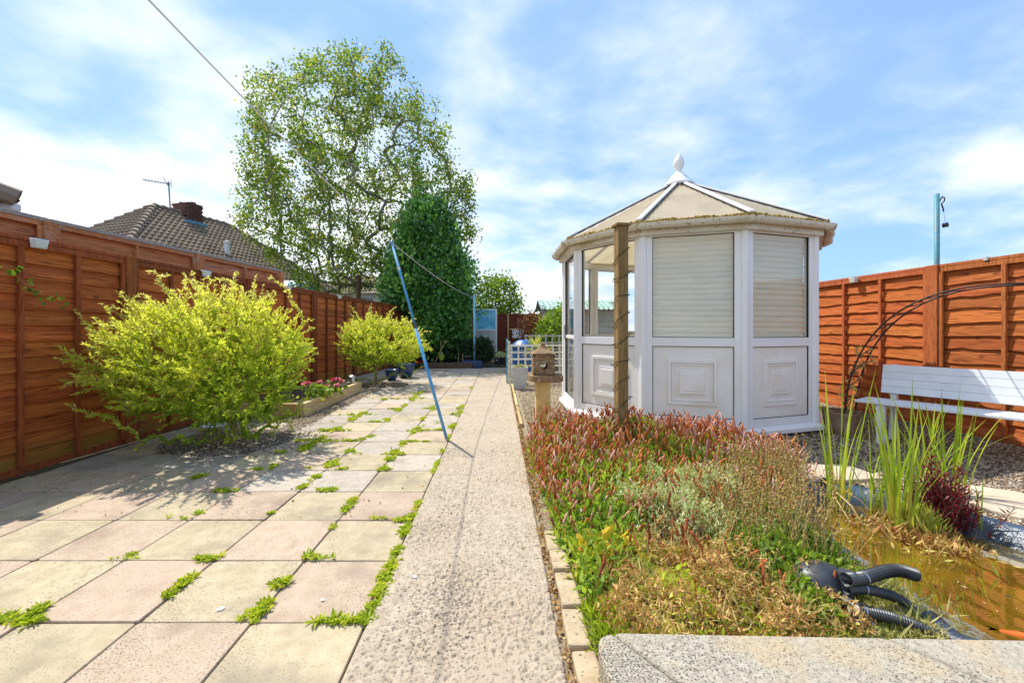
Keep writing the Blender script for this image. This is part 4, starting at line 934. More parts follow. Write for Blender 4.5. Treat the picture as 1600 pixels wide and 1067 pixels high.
for px, py, Y, lb in ((492, 601, 6.0, 'deep pink dahlia at the left end of the raised planter'), (505, 604, 6.25, 'magenta dahlia with drooping heads in the middle of the raised planter'), (521, 596, 6.6, 'pale pink dahlia with the tallest heads in the raised planter')):
    q = P(px, py, Y); flower((q.x, q.y, .14), max(.12, q.z - .10), .07, 'pinkflower', lb, 'pink dahlias in the raised planter', 4)

# blue glazed pots and red flowers behind the far willow
for px, py, r_, h, lb in ((634, 590, .21, .33, 'large dark blue glazed pot beneath the right side of the small willow'), (612, 594, .15, .24, 'smaller dark blue pot left of the large one under the small willow')):
    q = G(px, py); MB().lathe([(r_ * .6, 0), (r_ * .85, h * .35), (r_, h * .9), (r_ * 1.06, h), (r_ * .9, h), (r_ * .85, h * .85), (0, h * .85)], q, 20).build('blue_pot', 'bluepot', smooth=True, label=lb, cat='plant pot', group='dark blue pots')
q = G(652, 577); flower((q.x, q.y, 0), .22, .1, 'redflower', 'low red flowering plant at the far edge of the terrace', None, 6)

# far end: raised bed, canes, trough, small things in the shade
fb_ = thing('far_bed', (-1.9, 12.9, 0), 'low dark timber edged bed closing the shaded far end of the terrace', 'raised bed')
MB().box((-2.1, 12.66, .07), (2.6, .09, .16)).build('sleeper', 'darkwood', fb_, bevel=.008); MB().box((-2.1, 14.2, .05), (2.6, 3.0, .1)).build('planting_soil', 'soil', fb_)
for (x0, x1, lb) in ((689, 689, 'upright bamboo cane in the shaded far bed holding the lime pot'), (677, 697, 'leaning bamboo cane crossing the upright one in the far bed'), (716.5, 716.5, 'short cane in the middle of the far bed'), (723, 723, 'shortest cane right of the middle in the far bed')):
    a, b_ = P(x0, 572, 13.0), P(x1, 532 if x0 < 700 else 552, 13.0); MB().tube([(a.x, a.y, .05), b_], .011, 6).build('garden_cane', 'tan_stem', label=lb, cat='cane', group='canes in the far bed')
q = P(690, 559, 12.95); MB().lathe([(.05, -.07), (.10, .07), (.115, .075), (.095, .07), (0, .0)], q, 14).build('lime_pot', 'limeplastic', label='lime green hanging pot on the cane in the far bed', cat='plant pot')
q = G(721, 574); MB().lathe([(.05, 0), (.16, .05), (.17, .06), (.13, .05), (0, .04)], q, 18).build('purple_dish', 'purple', label='purple plastic dish on the slabs by the far bed', cat='dish')
MB().box((-.82, 12.95, .10), (.62, .42, .2)).build('blue_trough', 'bluepot', bevel=.015, label='dark blue trough at the foot of the pale blue clothes post', cat='trough')
MB().box((-.86, 13.5, .30), (.62, .25, .03)).build('white_board', 'fascia', bevel=.004, label='white board lying level behind the blue trough', cat='board')
MB().box((-.86, 13.5, .14), (.5, .22, .28)).build('timber_block', 'darkwood', label='dark block supporting the white board at the far end', cat='block')
q = G(763, 566); 
mb = MB(); mb.prism([(q.x - .17, q.y - .1), (q.x + .17, q.y - .1), (q.x + .17, q.y + .1), (q.x - .17, q.y + .1)], 0, .22); mb.build('olive_box', 'ochre', bevel=.02, label='small ochre planter box left of the dark pot at the path end', cat='planter')
for px, lb in ((778, 'dark round pot on the path end beside the trellis'), (788, 'second dark pot tight against the blue-green trellis')):
    q = G(px, 570.5); MB().lathe([(.09, 0), (.13, .24), (.145, .25), (.12, .25), (0, .2)], q, 16).build('dark_pot', 'black_plastic', label=lb, cat='plant pot', group='dark pots at the path end')
    pq = np.tile([q.x, q.y, .3], (90, 1)) + rng.normal(0, .06, (90, 3)); obj_from(scatter('potted_plant', *LEAF, pq, rdir(90, 1), rng.uniform(.05, .1, 90), 'silver'), 'potted_plant', label='grey-green plant in the ' + ('left' if px == 778 else 'right') + ' dark pot at the path end', cat='plant')
# blue sheeted frame
fx = (759 - CX) * 15 / F; sf = thing('sheeted_frame', (fx, 15, 0), 'tall white framed screen with a blue sheet above and cloudy panels below', 'screen')
for x in (fx - .37, fx + .37): MB().box((x, 15, .92), (.06, .06, 1.86)).build('upright', 'fascia', sf, bevel=.004)
for z in (1.84, 1.12, .1): MB().box((fx, 15, z), (.68, .05, .05)).build('crossbar', 'fascia', sf, bevel=.004)
grid = MB(); 
for i in range(9):
    for j in range(9):
        x0 = fx - .34 + i * .68 / 9; z0 = 1.145 + j * .67 / 9
        f_ = lambda x, z: (x, 14.985 + .02 * math.sin(x * 16 + z * 9) * math.sin(z * 5), z)
        grid.add([f_(x0, z0), f_(x0 + .68 / 9, z0), f_(x0 + .68 / 9, z0 + .67 / 9), f_(x0, z0 + .67 / 9)], [(0, 1, 2, 3)])
grid.build('blue_sheet', 'bluesheet', sf)
for i in range(3): MB().box((fx - .225 + i * .225, 15, .61), (.215, .012, .96)).build('lower_panel', 'clearsheet', sf)
# slim wooden frame against the back fence
q = P(794, 500, 18.2); mb = MB(); mb.box((q.x, 18.2, .9), (.05, .05, 1.8)); mb.box((q.x + .6, 18.2, 1.15), (1.2, .04, .04)); mb.build('plant_frame', 'sleeper', label='slim timber frame standing before the dark red back fence', cat='plant support')
q = P(808, 522, 18.0); mb = MB(); mb.box((q.x + .05, 18.1, .95), (.5, .03, .34)); mb.build('grey_plaque', 'fascia', label='pale square box mounted low on the dark red back fence', cat='box')
# shed with corrugated roof
shd = thing('garden_shed', (2.3, 14, 0), 'silvered board shed with green corrugated roof left behind the summerhouse', 'shed')
sx0 = (846 - CX) * 14 / F
MB().box((sx0 + 1.3, 15.0, .95), (2.3, 1.7, 1.9)).build('wall', 'shedwood', shd)
for i in range(9): MB().box((sx0 + 1.3, 14.14 + .0, .12 + i * .2), (2.3, .02, .185)).build('board', 'shedwood', shd)
for x in (sx0 + .12, sx0 + .85): MB().box((x, 14.12, .95), (.07, .035, 1.9)).build('corner_board', 'lattice', shd)
mb = MB(); nn = 60; x0, x1 = sx0 - .05, sx0 + 2.6
for (ya, za), (yb, zb) in (((13.85, 1.80), (14.9, 2.15)), ((14.9, 2.15), (15.95, 1.80))):
    for i in range(nn):
        u0, u1 = x0 + (x1 - x0) * i / nn, x0 + (x1 - x0) * (i + 1) / nn; c = lambda u: .022 * math.sin(u * 2 * math.pi / .16)
        mb.add([(u0, ya, za + c(u0)), (u1, ya, za + c(u1)), (u1, yb, zb + c(u1)), (u0, yb, zb + c(u0))], [(0, 1, 2, 3)])
mb.build('roof', 'green_roof', shd, smooth=True)
MB().beam((sx0 + .0, 13.87, 1.77), (sx0 + .0, 14.9, 2.10), .03, .09).build('barge_board', 'lattice', shd)

# ================================================================ TREES AND SHRUBS
# birch behind the fence
BIRCH = [(402, 118), (432, 108), (468, 128), (490, 95), (520, 100), (538, 74), (575, 82), (590, 96), (604, 80), (630, 104), (640, 135), (672, 150), (690, 165), (702, 205), (700, 235), (728, 265), (745, 310), (752, 350), (742, 385),
         (715, 410), (660, 420), (640, 455), (600, 440), (560, 452), (500, 470), (455, 445), (440, 405), (400, 395), (378, 350), (374, 290), (390, 245), (398, 205), (392, 150)]
by = 17.0; bt = Vector(((606 - CX) * by / F, by, 0)); bir = thing('birch_tree', bt, 'tall airy birch tree with many upright limbs behind the far end of the left fence', 'tree')
tg = crown_pts(BIRCH, by, 2.9, 1500); nz = np.array([mnoise.noise(Vector(p) * 1.15) for p in tg]); tg = tg[nz > -.17]
nodes, par, rad, chains, tips = grow([(bt.x, by, 0), (bt.x - .05, by, .8), (bt.x - .03, by, 1.6), (bt.x + .02, by, 2.3)], tg, .22, curve=.5, base_r=.15, tip_r=.008, up=.35, power=2.1)
branches_mesh('trunk', nodes, rad, chains, 'bark', 6).build('trunk', 'bark', bir, origin=tuple(bt))
tp_ = nodes[np.array(tips)]; n_ = 50; pos = np.repeat(tp_, n_, 0) + rng.normal(0, 1, (len(tp_) * n_, 3)) * [.17, .19, .17]; pos = pos[rng.random(len(pos)) < .92]
obj_from(scatter('crown', *LEAF, pos, rdir(len(pos), -.5), np.column_stack([rng.uniform(.07, .115, len(pos))] * 3), 'birch'), 'crown', bir)

# dense evergreen (bay) in front
LAU = [(648, 352), (660, 336), (672, 334), (684, 326), (696, 342), (704, 368), (712, 398), (724, 418), (728, 450), (730, 490), (724, 525), (706, 552), (690, 558), (668, 552), (650, 540), (632, 512), (614, 470), (610, 435), (622, 402), (634, 378)]
ly = 14.6; lt = Vector(((680 - CX) * ly / F, ly, 0)); lau = thing('bay_tree', lt, 'dense dark glossy evergreen tree in front of the birch, shading the terrace end', 'tree')
cc = crown_pts(LAU, ly, 1.45, 1700, shell=.6); nz = np.array([mnoise.noise(Vector(p) * 1.5) for p in cc]); cc = cc[nz > -.10]; ex = cc[rng.integers(0, len(cc), 330)]; ctr = np.array([lt.x, ly, 2.6]); v = ex - ctr; v /= np.linalg.norm(v, axis=1, keepdims=True); cc = np.vstack([cc, ex + v * rng.uniform(.12, .42, (330, 1)) + [0, 0, .12]]); nodes, par, rad, chains, tips = grow([(lt.x, ly, 0), (lt.x, ly, .5)], cc[:260], .2, base_r=.10, tip_r=.006)
branches_mesh('trunk', nodes, rad, chains, 'darkbark', 5).build('trunk', 'darkbark', lau, origin=tuple(lt))
k = 46; pos = np.repeat(cc, k, 0); off = rng.normal(0, 1, (len(pos), 3)) * [.13, .13, .22]; rn = np.repeat(rng.uniform(0, .9, len(cc)), k) + rng.uniform(-.2, .3, len(pos))
dd = off * 3 + rdir(len(pos), .55) * .5 ; s_ = rng.uniform(.11, .19, len(pos)); obj_from(scatter('crown', *LEAF, pos + off, dd, np.column_stack([s_ * .55, s_ * .55, s_]), 'laurel', rnd=rn), 'crown', lau)

def small_tree(name, poly, Y, thick, nt_, leaves_per, ls, mat, label, trunk_px, base_r=.05, spread=.12, bark='darkbark', up=0.0, cat='tree', z0=0.0, shell=0, narrow=.7, group=None):
    t0 = Vector(((trunk_px - CX) * Y / F, Y, z0)); root = thing(name, t0, label, cat, group); cc = crown_pts(poly, Y, thick, nt_, shell=shell); zmin = cc[:, 2].min()
    nodes, par, rad, chains, tips = grow([tuple(t0), (t0.x, Y, z0 + max(.05, (zmin - z0) * .6))], cc[: min(nt_, 320)], max(.06, spread), base_r=base_r, tip_r=base_r * .08)
    branches_mesh('trunk', nodes, rad, chains, bark, 5).build('trunk', bark, root, origin=tuple(t0))
    pos = np.repeat(cc, leaves_per, 0) + rng.normal(0, spread, (nt_ * leaves_per, 3)); pos[:, 2] = np.maximum(pos[:, 2], z0 + .01); s_ = rng.uniform(.75, 1.25, len(pos)) * ls
    obj_from(scatter('crown', *LEAF, pos, rdir(len(pos), up), np.column_stack([s_ * narrow, s_ * narrow, s_]), mat, rnd=np.clip(np.repeat(rng.uniform(0, .6, nt_), leaves_per) + rng.uniform(-.1, .4, len(pos)), 0, 1)), 'crown', root); return root
small_tree('apple_tree', [(742, 470), (750, 440), (772, 428), (790, 436), (805, 452), (812, 470), (820, 480), (815, 492), (742, 494)], 25, 1.3, 150, 22, .17, 'lightleaf', 'light green small tree rising over the far dark red fence', 778, .09, .24)
small_tree('round_shrub', [(720, 560), (722, 540), (735, 530), (752, 528), (766, 535), (771, 550), (766, 562), (745, 566)], 13.6, .5, 260, 34, .055, 'darkshrub', 'dark rounded evergreen shrub in the shade before the white framed screen', 746, .03, .05, cat='shrub')
small_tree('bronze_shrub', [(812, 520), (815, 500), (822, 492), (838, 490), (846, 500), (842, 515), (832, 530), (826, 545), (816, 545)], 12.6, .4, 90, 16, .075, 'maple', 'thin bronze-leaved shrub between the red fence and the shed', 826, .02, .09, cat='shrub')
small_tree('green_shrub', [(846, 512), (852, 498), (866, 492), (876, 480), (888, 476), (892, 560), (850, 545), (838, 520)], 11.8, .55, 190, 30, .075, 'lightleaf', 'bright lime green shrub in front of the shed beside the summerhouse', 866, .03, .10, cat='shrub')
small_tree('low_hedge_plant', [(626, 548), (650, 530), (680, 545), (712, 552), (712, 566), (626, 566)], 13.9, .5, 150, 22, .07, 'darkshrub', 'low dark planting in the shaded far bed below the bay tree', 665, .02, .10, cat='shrub')
# yellow striped cordyline
q = P(839, 546, 9.6); pos = np.tile([q.x, q.y, q.z], (46, 1)); dd = rdir(46, 1.3); s_ = rng.uniform(.22, .42, 46)
yu = thing('cordyline', (q.x, q.y, 0), 'yellow-green spiky cordyline standing behind the trellis near the stone lantern', 'plant'); obj_from(scatter('foliage', *LEAF6, pos, dd, np.column_stack([s_ * .09, s_ * .3, s_]), 'yucca'), 'foliage', yu); MB().tube([(q.x, q.y, 0), q], .03, 8).build('stem', 'darkbark', yu)

# the two dappled willow bushes
def willow(poly, Y, X0, thick, nt_, nleaf, ls, label, sprigs, depth_c=0.0, spr_depth=-.1):
    root = thing('willow_bush', (X0, Y, 0), label, 'bush'); cc = crown_pts(poly, Y, thick, nt_, shell=.35)
    cc[:, 1] = np.where(cc[:, 1] > Y, Y + (cc[:, 1] - Y) * .9, cc[:, 1])
    fence_x = np.interp(cc[:, 1], [.4, 4.35, 8.3, 12.2], [-3.76, -3.70, -3.52, -3.22]); cc = cc[cc[:, 0] > fence_x + .06]
    ext = []
    for (px, py, dy) in sprigs:
        Yq = Y + dy; q = P(px, py, Yq); ext.append((q.x, q.y, max(q.z, .12)))
    ext = np.array(ext); allp = np.vstack([cc, ext])
    nodes, par, rad, chains, tips = grow([(X0, Y, 0), (X0 + .01, Y, .2), (X0, Y + .01, .42)], allp, .05, curve=.7, base_r=.035, tip_r=.0022, up=.55, power=2.3)
    branches_mesh('trunk', nodes, rad, chains, 'twig', 5).build('trunk', 'twig', root, origin=(X0, Y, 0))
    tips = np.array(tips); P_, D_ = [], []                # leaves run back along every shoot from its tip
    cen = np.array([X0, Y, .55])
    for t_ in tips:
        i = t_; L = 0; 
        while i > 0 and L < .42:
            j = par[i]
            if j < 0: break
            v = nodes[i] - nodes[j]; l_ = np.linalg.norm(v)
            m_ = max(1, int(l_ * nleaf))
            for _ in range(m_): P_.append(nodes[j] + v * rng.random() + rng.normal(0, .004, 3)); D_.append(v / (l_ + 1e-6))
            L += l_; i = j
    # new shoots stick out of the crown
    ns_ = int(len(cc) * 1.7); base = cc[rng.integers(0, len(cc), ns_)]; out = base - cen; out /= np.linalg.norm(out, axis=1, keepdims=True); out[:, 2] += .25; out += rng.normal(0, .38, (ns_, 3)); out /= np.linalg.norm(out, axis=1, keepdims=True)
    Ls = rng.uniform(.08, .23, ns_) * rng.choice([.7, 1.0, 1.35], ns_, p=[.5, .35, .15]); mbs = MB()
    for b_, o_, L_ in zip(base, out, Ls):
        mbs.tube([b_, b_ + o_ * L_ * .5 + np.array([0, 0, .01]), b_ + o_ * L_], [.0022, .0018, .001], 3, cap=False); m_ = int(L_ * nleaf * 1.15)
        for _ in range(m_): P_.append(b_ + o_ * L_ * rng.random()); D_.append(o_)
    mbs.build('shoots', 'twig', root, origin=(X0, Y, 0))['kind'] = 'stuff'
    P_ = np.array(P_); D_ = np.array(D_) + rng.normal(0, .55, (len(P_), 3)); hgt = (P_[:, 2] - P_[:, 2].min()) / np.ptp(P_[:, 2]); s_ = rng.uniform(.7, 1.3, len(P_)) * ls
    fx = np.interp(P_[:, 1], [.4, 4.35, 8.3, 12.2], [-3.76, -3.70, -3.52, -3.22]); ok = (P_[:, 0] > fx + .03) & (P_[:, 2] > .03); P_, D_, s_, hgt = P_[ok], D_[ok], s_[ok], hgt[ok]
    dist = np.linalg.norm((P_ - cen) / [thick, thick, .75], axis=1); rn = np.clip(.0 + .52 * hgt + .34 * np.clip(dist - .5, 0, 1) + rng.normal(0, .16, len(P_)), 0, 1)   # young tips yellower; lower and inner leaves coloured darker as painted depth shade
    obj_from(scatter('foliage', *LEAF, P_, D_, np.column_stack([s_ * .30, s_ * .5, s_]), 'willow', rnd=rn), 'foliage', root); return root, len(P_)
W1 = [(225, 520), (245, 488), (275, 490), (305, 480), (335, 466), (362, 460), (400, 474), (425, 488), (442, 512), (450, 545), (452, 580), (442, 612), (425, 634), (400, 652), (360, 655), (315, 645), (280, 648), (240, 625), (210, 610), (190, 580), (188, 550)]
sp1 = [(440, 655, 0), (462, 648, 0), (478, 622, .1), (455, 672, -.1), (400, 700, -.2), (330, 690, -.3), (310, 705, -.4), (385, 690, -.2), (425, 680, -.1), (232, 425, -.3), (245, 440, -.3), (262, 430, -.2), (258, 455, -.3), (160, 475, -.5), (175, 500, -.5), (118, 486, -.6), (130, 505, -.6), (150, 520, -.6), (112, 548, -.7), (125, 560, -.7), (150, 565, -.6), (96, 605, -.8), (105, 632, -.8), (120, 640, -.8), (135, 600, -.7), (140, 650, -.7), (160, 655, -.6),
       (190, 668, -.7), (215, 700, -.7), (225, 690, -.6), (240, 680, -.5), (262, 700, -.4), (290, 690, -.4), (275, 685, -.3), (350, 700, -.4), (360, 690, -.3), (378, 670, -.2), (420, 434, .1), (438, 445, .1), (372, 428, 0), (365, 440, .1), (330, 440, .1), (318, 436, 0), (460, 478, .2), (486, 500, .2), (492, 545, .2), (488, 610, .1), (480, 640, 0), (455, 660, -.1), (430, 668, -.1), (400, 680, -.2), (200, 470, -.4), (215, 460, -.4), (185, 520, -.6), (170, 545, -.6)]
w1, nl1 = willow(W1, 4.25, -2.66, .90, 900, 165, .036, 'large yellow-green willow bush sprawling from the left fence over the terrace', sp1)
W2 = [(552, 508), (578, 498), (610, 498), (636, 508), (652, 528), (658, 548), (645, 563), (622, 568), (600, 566), (578, 572), (556, 568), (545, 550), (542, 525)]
sp2 = [(548, 478, 0), (553, 486, 0), (580, 474, 0), (578, 482, 0), (618, 480, 0), (640, 488, .1), (650, 498, .1), (672, 518, .2), (674, 548, .2), (666, 572, .1), (532, 545, -.2), (530, 590, -.3), (540, 602, -.3), (560, 606, -.3), (555, 598, -.2), (528, 510, -.2), (640, 592, 0), (620, 585, 0), (605, 590, -.1)]
w2, nl2 = willow(W2, 8.74, -2.54, .85, 520, 105, .045, 'smaller far yellow-green willow standard growing from a shingle circle by the fence', sp2)
# white dish under the large willow
q = G(337, 672); MB().lathe([(.05, 0), (.11, .04), (.13, .05), (.11, .042), (0, .02)], q + Vector((0, 0, .01)), 20).build('white_dish', 'white_paint', label='pale blue-white shallow dish on the slabs behind the large willow', cat='dish')

# ================================================================ STONES, WEEDS, LITTER
def shingle(name, n_, sampler, mat, size=(.007, .016), zf=None, label=None):
    p = sampler(n_); z = (zf(p) if zf else np.zeros(len(p))) + rng.uniform(0, .012, len(p)); s_ = rng.uniform(*size, len(p))
    sc = np.column_stack([s_, s_ * rng.uniform(.6, .95, len(p)), s_ * rng.uniform(.4, .7, len(p))]); D = np.column_stack([rng.normal(0, .3, len(p)), rng.normal(0, .3, len(p)), np.ones(len(p))])
    return obj_from(scatter(name, *STONE, np.column_stack([p, z]), D, sc, mat), name, kind='stuff')
def not_bed(p): return (p[:, 1] > 4.55) | (p[:, 0] > 2.45) | ((p[:, 0] > 1.9) & (p[:, 1] > 3.6))
def gaz_out(p): return np.hypot(p[:, 0] - GC.x, p[:, 1] - GC.y) > GR - .15
def samp_right(n_):
    p = np.column_stack([rng.uniform(.34, 5.1, n_ * 3), 1 / rng.uniform(1 / 9.2, 1 / 2.2, n_ * 3)]); ok = not_bed(p) & gaz_out(p) & (pond_sd(p) > .10) & (p[:, 0] > .34)
    return p[ok][:n_]
shingle('shingle', 46000, lambda n_: samp_right(n_), 'stones', (.008, .017), ground_z)
def samp_br(n_):
    p = np.column_stack([rng.normal(4.2, .75, n_ * 3), rng.uniform(2.7, 6.2, n_ * 3)]); ok = not_bed(p) & gaz_out(p) & (pond_sd(p) > .12) & (p[:, 0] < 5.15) & (p[:, 0] > 2.5); return p[ok][:n_]
shingle('shade_toned_shingle', 21000, samp_br, 'stones_brown', (.009, .017), lambda p: ground_z(p) + .004)  # browner stones colour in the summerhouse's shade on the same shingle bed
def ell(cx, cy, rx, ry):
    def f(n_): a = rng.uniform(0, 2 * np.pi, n_); r = np.sqrt(rng.uniform(0, 1, n_)); return np.column_stack([cx + rx * r * np.cos(a), cy + ry * r * np.sin(a)])
    return f
shingle('willow_shingle', 9000, lambda n_: np.vstack([ell(-2.78, 4.38, .62, .50)(n_), ell(-2.6, 4.35, .8, .6)(n_ // 12)]), 'stones_brown', (.008, .016), lambda p: np.full(len(p), -.002))
shingle('far_willow_shingle', 5000, ell(-2.38, 8.85, .47, .45), 'stones_brown', (.009, .017))
shingle('planter_edge_shingle', 5000, lambda n_: np.vstack([np.column_stack([rng.normal(-2.44, .075, n_), rng.uniform(4.8, 8.3, n_)]), np.column_stack([rng.uniform(-3.3, -2.3, n_ // 6), rng.normal(5.38, .1, n_ // 6)])]), 'stones', (.006, .013))
MB().box((-2.8, 4.38, -.022), (.93, .9, .03)).build('planting_pit', 'gravelbase', kind='structure')
MB().box((-2.35, 8.88, -.022), (.86, .88, .03)).build('planting_pit', 'gravelbase', kind='structure')
MB().box((-2.50, 6.62, -.024), (.40, 2.75, .03)).build('shingle_strip', 'gravelbase', kind='structure')

# sandstone kerb along the flower bed
yk = .85; kb = [MB().box((0, 0, 0), (.082, L_, .075)).mesh('kerb_block', 'kerb') for L_ in (.20, .23, .17)]
kr = MB().box((.283, 2.5, -.02), (.085, 3.5, .03)).build('bed_kerb', 'gravelbase', kind='structure', origin=(.283, 2.5, -.035)); kk = 0
while yk < 2.2:
    L_ = (.20, .23, .17)[kk % 3]; o = link(kb[kk % 3], 'kerb_block', kr, (.292 + random.uniform(-.006, .006), yk + L_ / 2, .006 + random.uniform(-.004, .006)), (0, random.uniform(-.03, .03), random.uniform(-.03, .03)))
    md = o.modifiers.new('bevel', 'BEVEL'); md.width = .009; md.segments = 2; yk += L_ + random.uniform(.010, .03); kk += 1
for y in (5.0, 6.25, 7.5): MB().box((.262, y + .6, .012), (.035, 1.16, .06)).build('edging_board', 'sleeper', kr, bevel=.004)
p = np.column_stack([rng.normal(.243, .012, 1500), rng.uniform(.9, 8.5, 1500), rng.uniform(.0, .02, 1500)])
obj_from(scatter('kerb_litter', *LEAF, p, rdir(1500), rng.uniform(.010, .026, 1500), 'litter'), 'kerb_litter', kind='stuff')
p = np.column_stack([rng.normal(.30, .02, 500), rng.uniform(1.2, 2.2, 500), rng.uniform(.01, .05, 500)])

# weeds in the joints of the terrace
WEEDS = [(20, 968, 55, 22, 1), (50, 955, 30, 18, 1), (200, 868, 20, 6, .6), (327, 872, 22, 12, 1), (278, 915, 16, 10, .9), (262, 930, 14, 9, .9), (290, 905, 12, 8, .9), (440, 912, 26, 16, 1), (405, 960, 34, 18, 1), (420, 945, 16, 12, 1), (484, 870, 22, 10, .8), (520, 970, 30, 12, 1), (560, 968, 28, 14, 1), (585, 955, 12, 14, 1),
         (600, 920, 16, 22, 1.1), (592, 905, 14, 14, 1.1), (612, 890, 14, 22, 1.1), (620, 862, 10, 18, 1), (630, 830, 12, 14, 1), (640, 808, 12, 14, 1), (650, 790, 6, 12, .9), (625, 815, 12, 6, .8), (540, 795, 16, 10, 1), (548, 782, 12, 8, .9), (350, 768, 22, 7, .9), (305, 745, 24, 6, .8), (300, 804, 20, 5, .7), (418, 730, 15, 8, .9), (420, 802, 12, 3, .6),
         (470, 700, 26, 10, 1.1), (500, 688, 34, 10, 1.1), (520, 672, 30, 6, 1), (555, 687, 26, 5, .8), (550, 705, 22, 5, .8), (515, 725, 24, 9, 1), (540, 728, 18, 5, .8), (495, 745, 14, 8, .9), (470, 762, 14, 7, .9), (515, 762, 16, 6, .9), (596, 807, 12, 4, .6), (518, 825, 10, 4, .6),
         (620, 708, 20, 7, 1), (610, 718, 16, 6, 1), (600, 732, 14, 5, .9), (632, 694, 12, 5, .8), (648, 675, 14, 5, .8), (662, 670, 16, 5, .8), (690, 668, 16, 6, .9), (705, 667, 9, 7, .9), (697, 684, 5, 8, .8), (683, 722, 5, 12, .9), (688, 705, 5, 6, .7), (677, 736, 4, 8, .7),
         (558, 648, 22, 6, .9), (550, 656, 18, 5, .9), (570, 646, 14, 4, .8), (600, 657, 20, 4, .9), (620, 640, 16, 5, .9), (632, 634, 10, 5, .8), (650, 622, 18, 8, 1), (655, 614, 12, 5, 1), (606, 624, 22, 3, .8), (672, 637, 10, 4, .8), (658, 655, 10, 5, .8), (714, 645, 12, 9, 1), (716, 636, 8, 6, .9), (680, 640, 8, 3, .7), (738, 606, 6, 3, .7), (645, 690, 10, 4, .7), (632, 690, 8, 3, .6), (590, 682, 18, 3, .7), (665, 690, 10, 3, .6)]
PP, DD, SS, RN = [], [], [], []
for px, py, rx, ry, sc in WEEDS:
    c = G(px, py); wx = rx * c.y / F; wy = abs(G(px, py - ry / 2).y - G(px, py + ry / 2).y) / 2 + .01; n_ = int(70 + 1800 * min(wx * wy * 14, .24))
    nr = max(2, n_ // 14)
    for _ in range(nr):
        jx = c.x + rng.normal(0, wx * .45); jy = c.y + rng.normal(0, wy * .5)
        # rosettes sit on the nearest joint line mostly
        kx = round((jx + .525) / .45) * .45 - .525; ky = round((jy - 1.68) / .45) * .45 + 1.68
        if abs(jx - kx) < abs(jy - ky): jx = kx + (jx - kx) * .35
        else: jy = ky + (jy - ky) * .35
        r0 = rng.uniform(.2, .7)
        for _ in range(14):
            a = rng.uniform(0, 2 * np.pi); PP.append((jx, jy, .004)); DD.append((math.cos(a), math.sin(a), rng.uniform(.12, .9))); SS.append(rng.uniform(.018, .042) * sc); RN.append(r0 + rng.uniform(-.2, .3))
SS = np.array(SS); obj_from(scatter('joint_weeds', *LEAF6, np.array(PP) + rng.normal(0, .008, (len(PP), 3)) * [1, 1, .2], np.array(DD), np.column_stack([SS * .38, SS * .5, SS]), 'weed', rnd=np.clip(RN, 0, 1)), 'joint_weeds', kind='stuff')
# scattered dry bits on slabs and path, and the odd white splash
n_ = 520; p = np.column_stack([rng.uniform(-3.6, .2, n_), 1 / rng.uniform(1 / 12, 1 / 2.6, n_), np.full(n_, .005)]); p[p[:, 0] > -.52, 2] = .018; obj_from(scatter('dry_leaf_litter', *LEAF, p, np.column_stack([rng.normal(0, 1, n_), rng.normal(0, 1, n_), rng.uniform(.0, .1, n_)]), rng.uniform(.006, .019, n_), 'litter'), 'dry_leaf_litter', kind='stuff')
splash = MB()
for px, py, r_ in ((344, 952, .015), (504, 938, .009), (648, 906, .012)):
    c = G(px, py); zz = .004 if px < 600 else .018; rr = random.Random(px); splash.add([(c.x + r_ * rr.uniform(.6, 1.25) * math.cos(a / 11 * 6.283), c.y + r_ * rr.uniform(.6, 1.2) * math.sin(a / 11 * 6.283), zz) for a in range(11)], [tuple(range(11))])
splash.build('lichen_patches', 'solar_white', kind='stuff')
# strip of dark earth and moss along the left fence is the ground itself; a few ivy sprigs hang near its top
q = P(38, 410, 3.4); iv = thing('fence_creeper', (q.x, q.y, q.z - .2), 'sparse green creeper sprig hanging on the near left fence below its lamp', 'climbing plant')
ip = [Vector((-3.70, 2.98, 1.70)), Vector((-3.69, 3.2, 1.60)), Vector((-3.69, 3.36, 1.47)), Vector((-3.68, 3.48, 1.40))]; MB().tube(ip, .0025, 4).build('stem', 'twig', iv)
p = np.array([ip[random.randrange(1, 4)] + Vector((random.gauss(.02, .015), random.gauss(0, .05), random.gauss(0, .035))) for _ in range(34)]); obj_from(scatter('foliage', *LEAF, p, rdir(34, -.2), rng.uniform(.03, .06, 34), 'lightleaf'), 'foliage', iv)

# ================================================================ FLOWER BED
BED = [(.335, 1.47), (1.25, 1.47), (1.55, 1.62), (1.68, 1.9), (1.70, 2.3), (1.85, 2.7), (2.1, 3.1), (2.35, 3.4), (2.42, 3.75), (2.25, 4.15), (1.6, 4.35), (.8, 4.75), (.35, 4.7)]
BS = smooth_poly(BED, 1); MB().prism(BS, -.03, .012).build('bed_soil', 'soil', kind='structure')
def in_bed(poly, n_): return sample_poly(poly, n_)
def plant_mass(name, polys, n_, hfun, ls, nar, mat, up=.6, rnd_patch=True, leaf=LEAF, low=.0, spread=1.0, label=None, cat=None, stuff=True, tall=None):
    ps = in_bed(polys, n_); e = edge_dist(ps, polys); h = hfun(ps) * np.clip(.35 + e / .22, 0, 1); z = h * np.sqrt(rng.uniform(low, 1, n_)); s_ = ls * rng.uniform(.6, 1.4, n_)
    D = rdir(n_, up, spread); rn = rng.uniform(0, 1, n_)
    if rnd_patch: rn = np.clip(rn * .7 + .3 * (vnoise(ps[:, 0], ps[:, 1], 4, 2.0) + .5), 0, 1)
    if tall: s_ = s_ * tall
    o = obj_from(scatter(name, *leaf, np.column_stack([ps, z + .005]), D, np.column_stack([s_ * nar, s_ * nar, s_]), mat, rnd=rn), name); 
    return tag(o, label, cat, kind='stuff' if stuff else None)
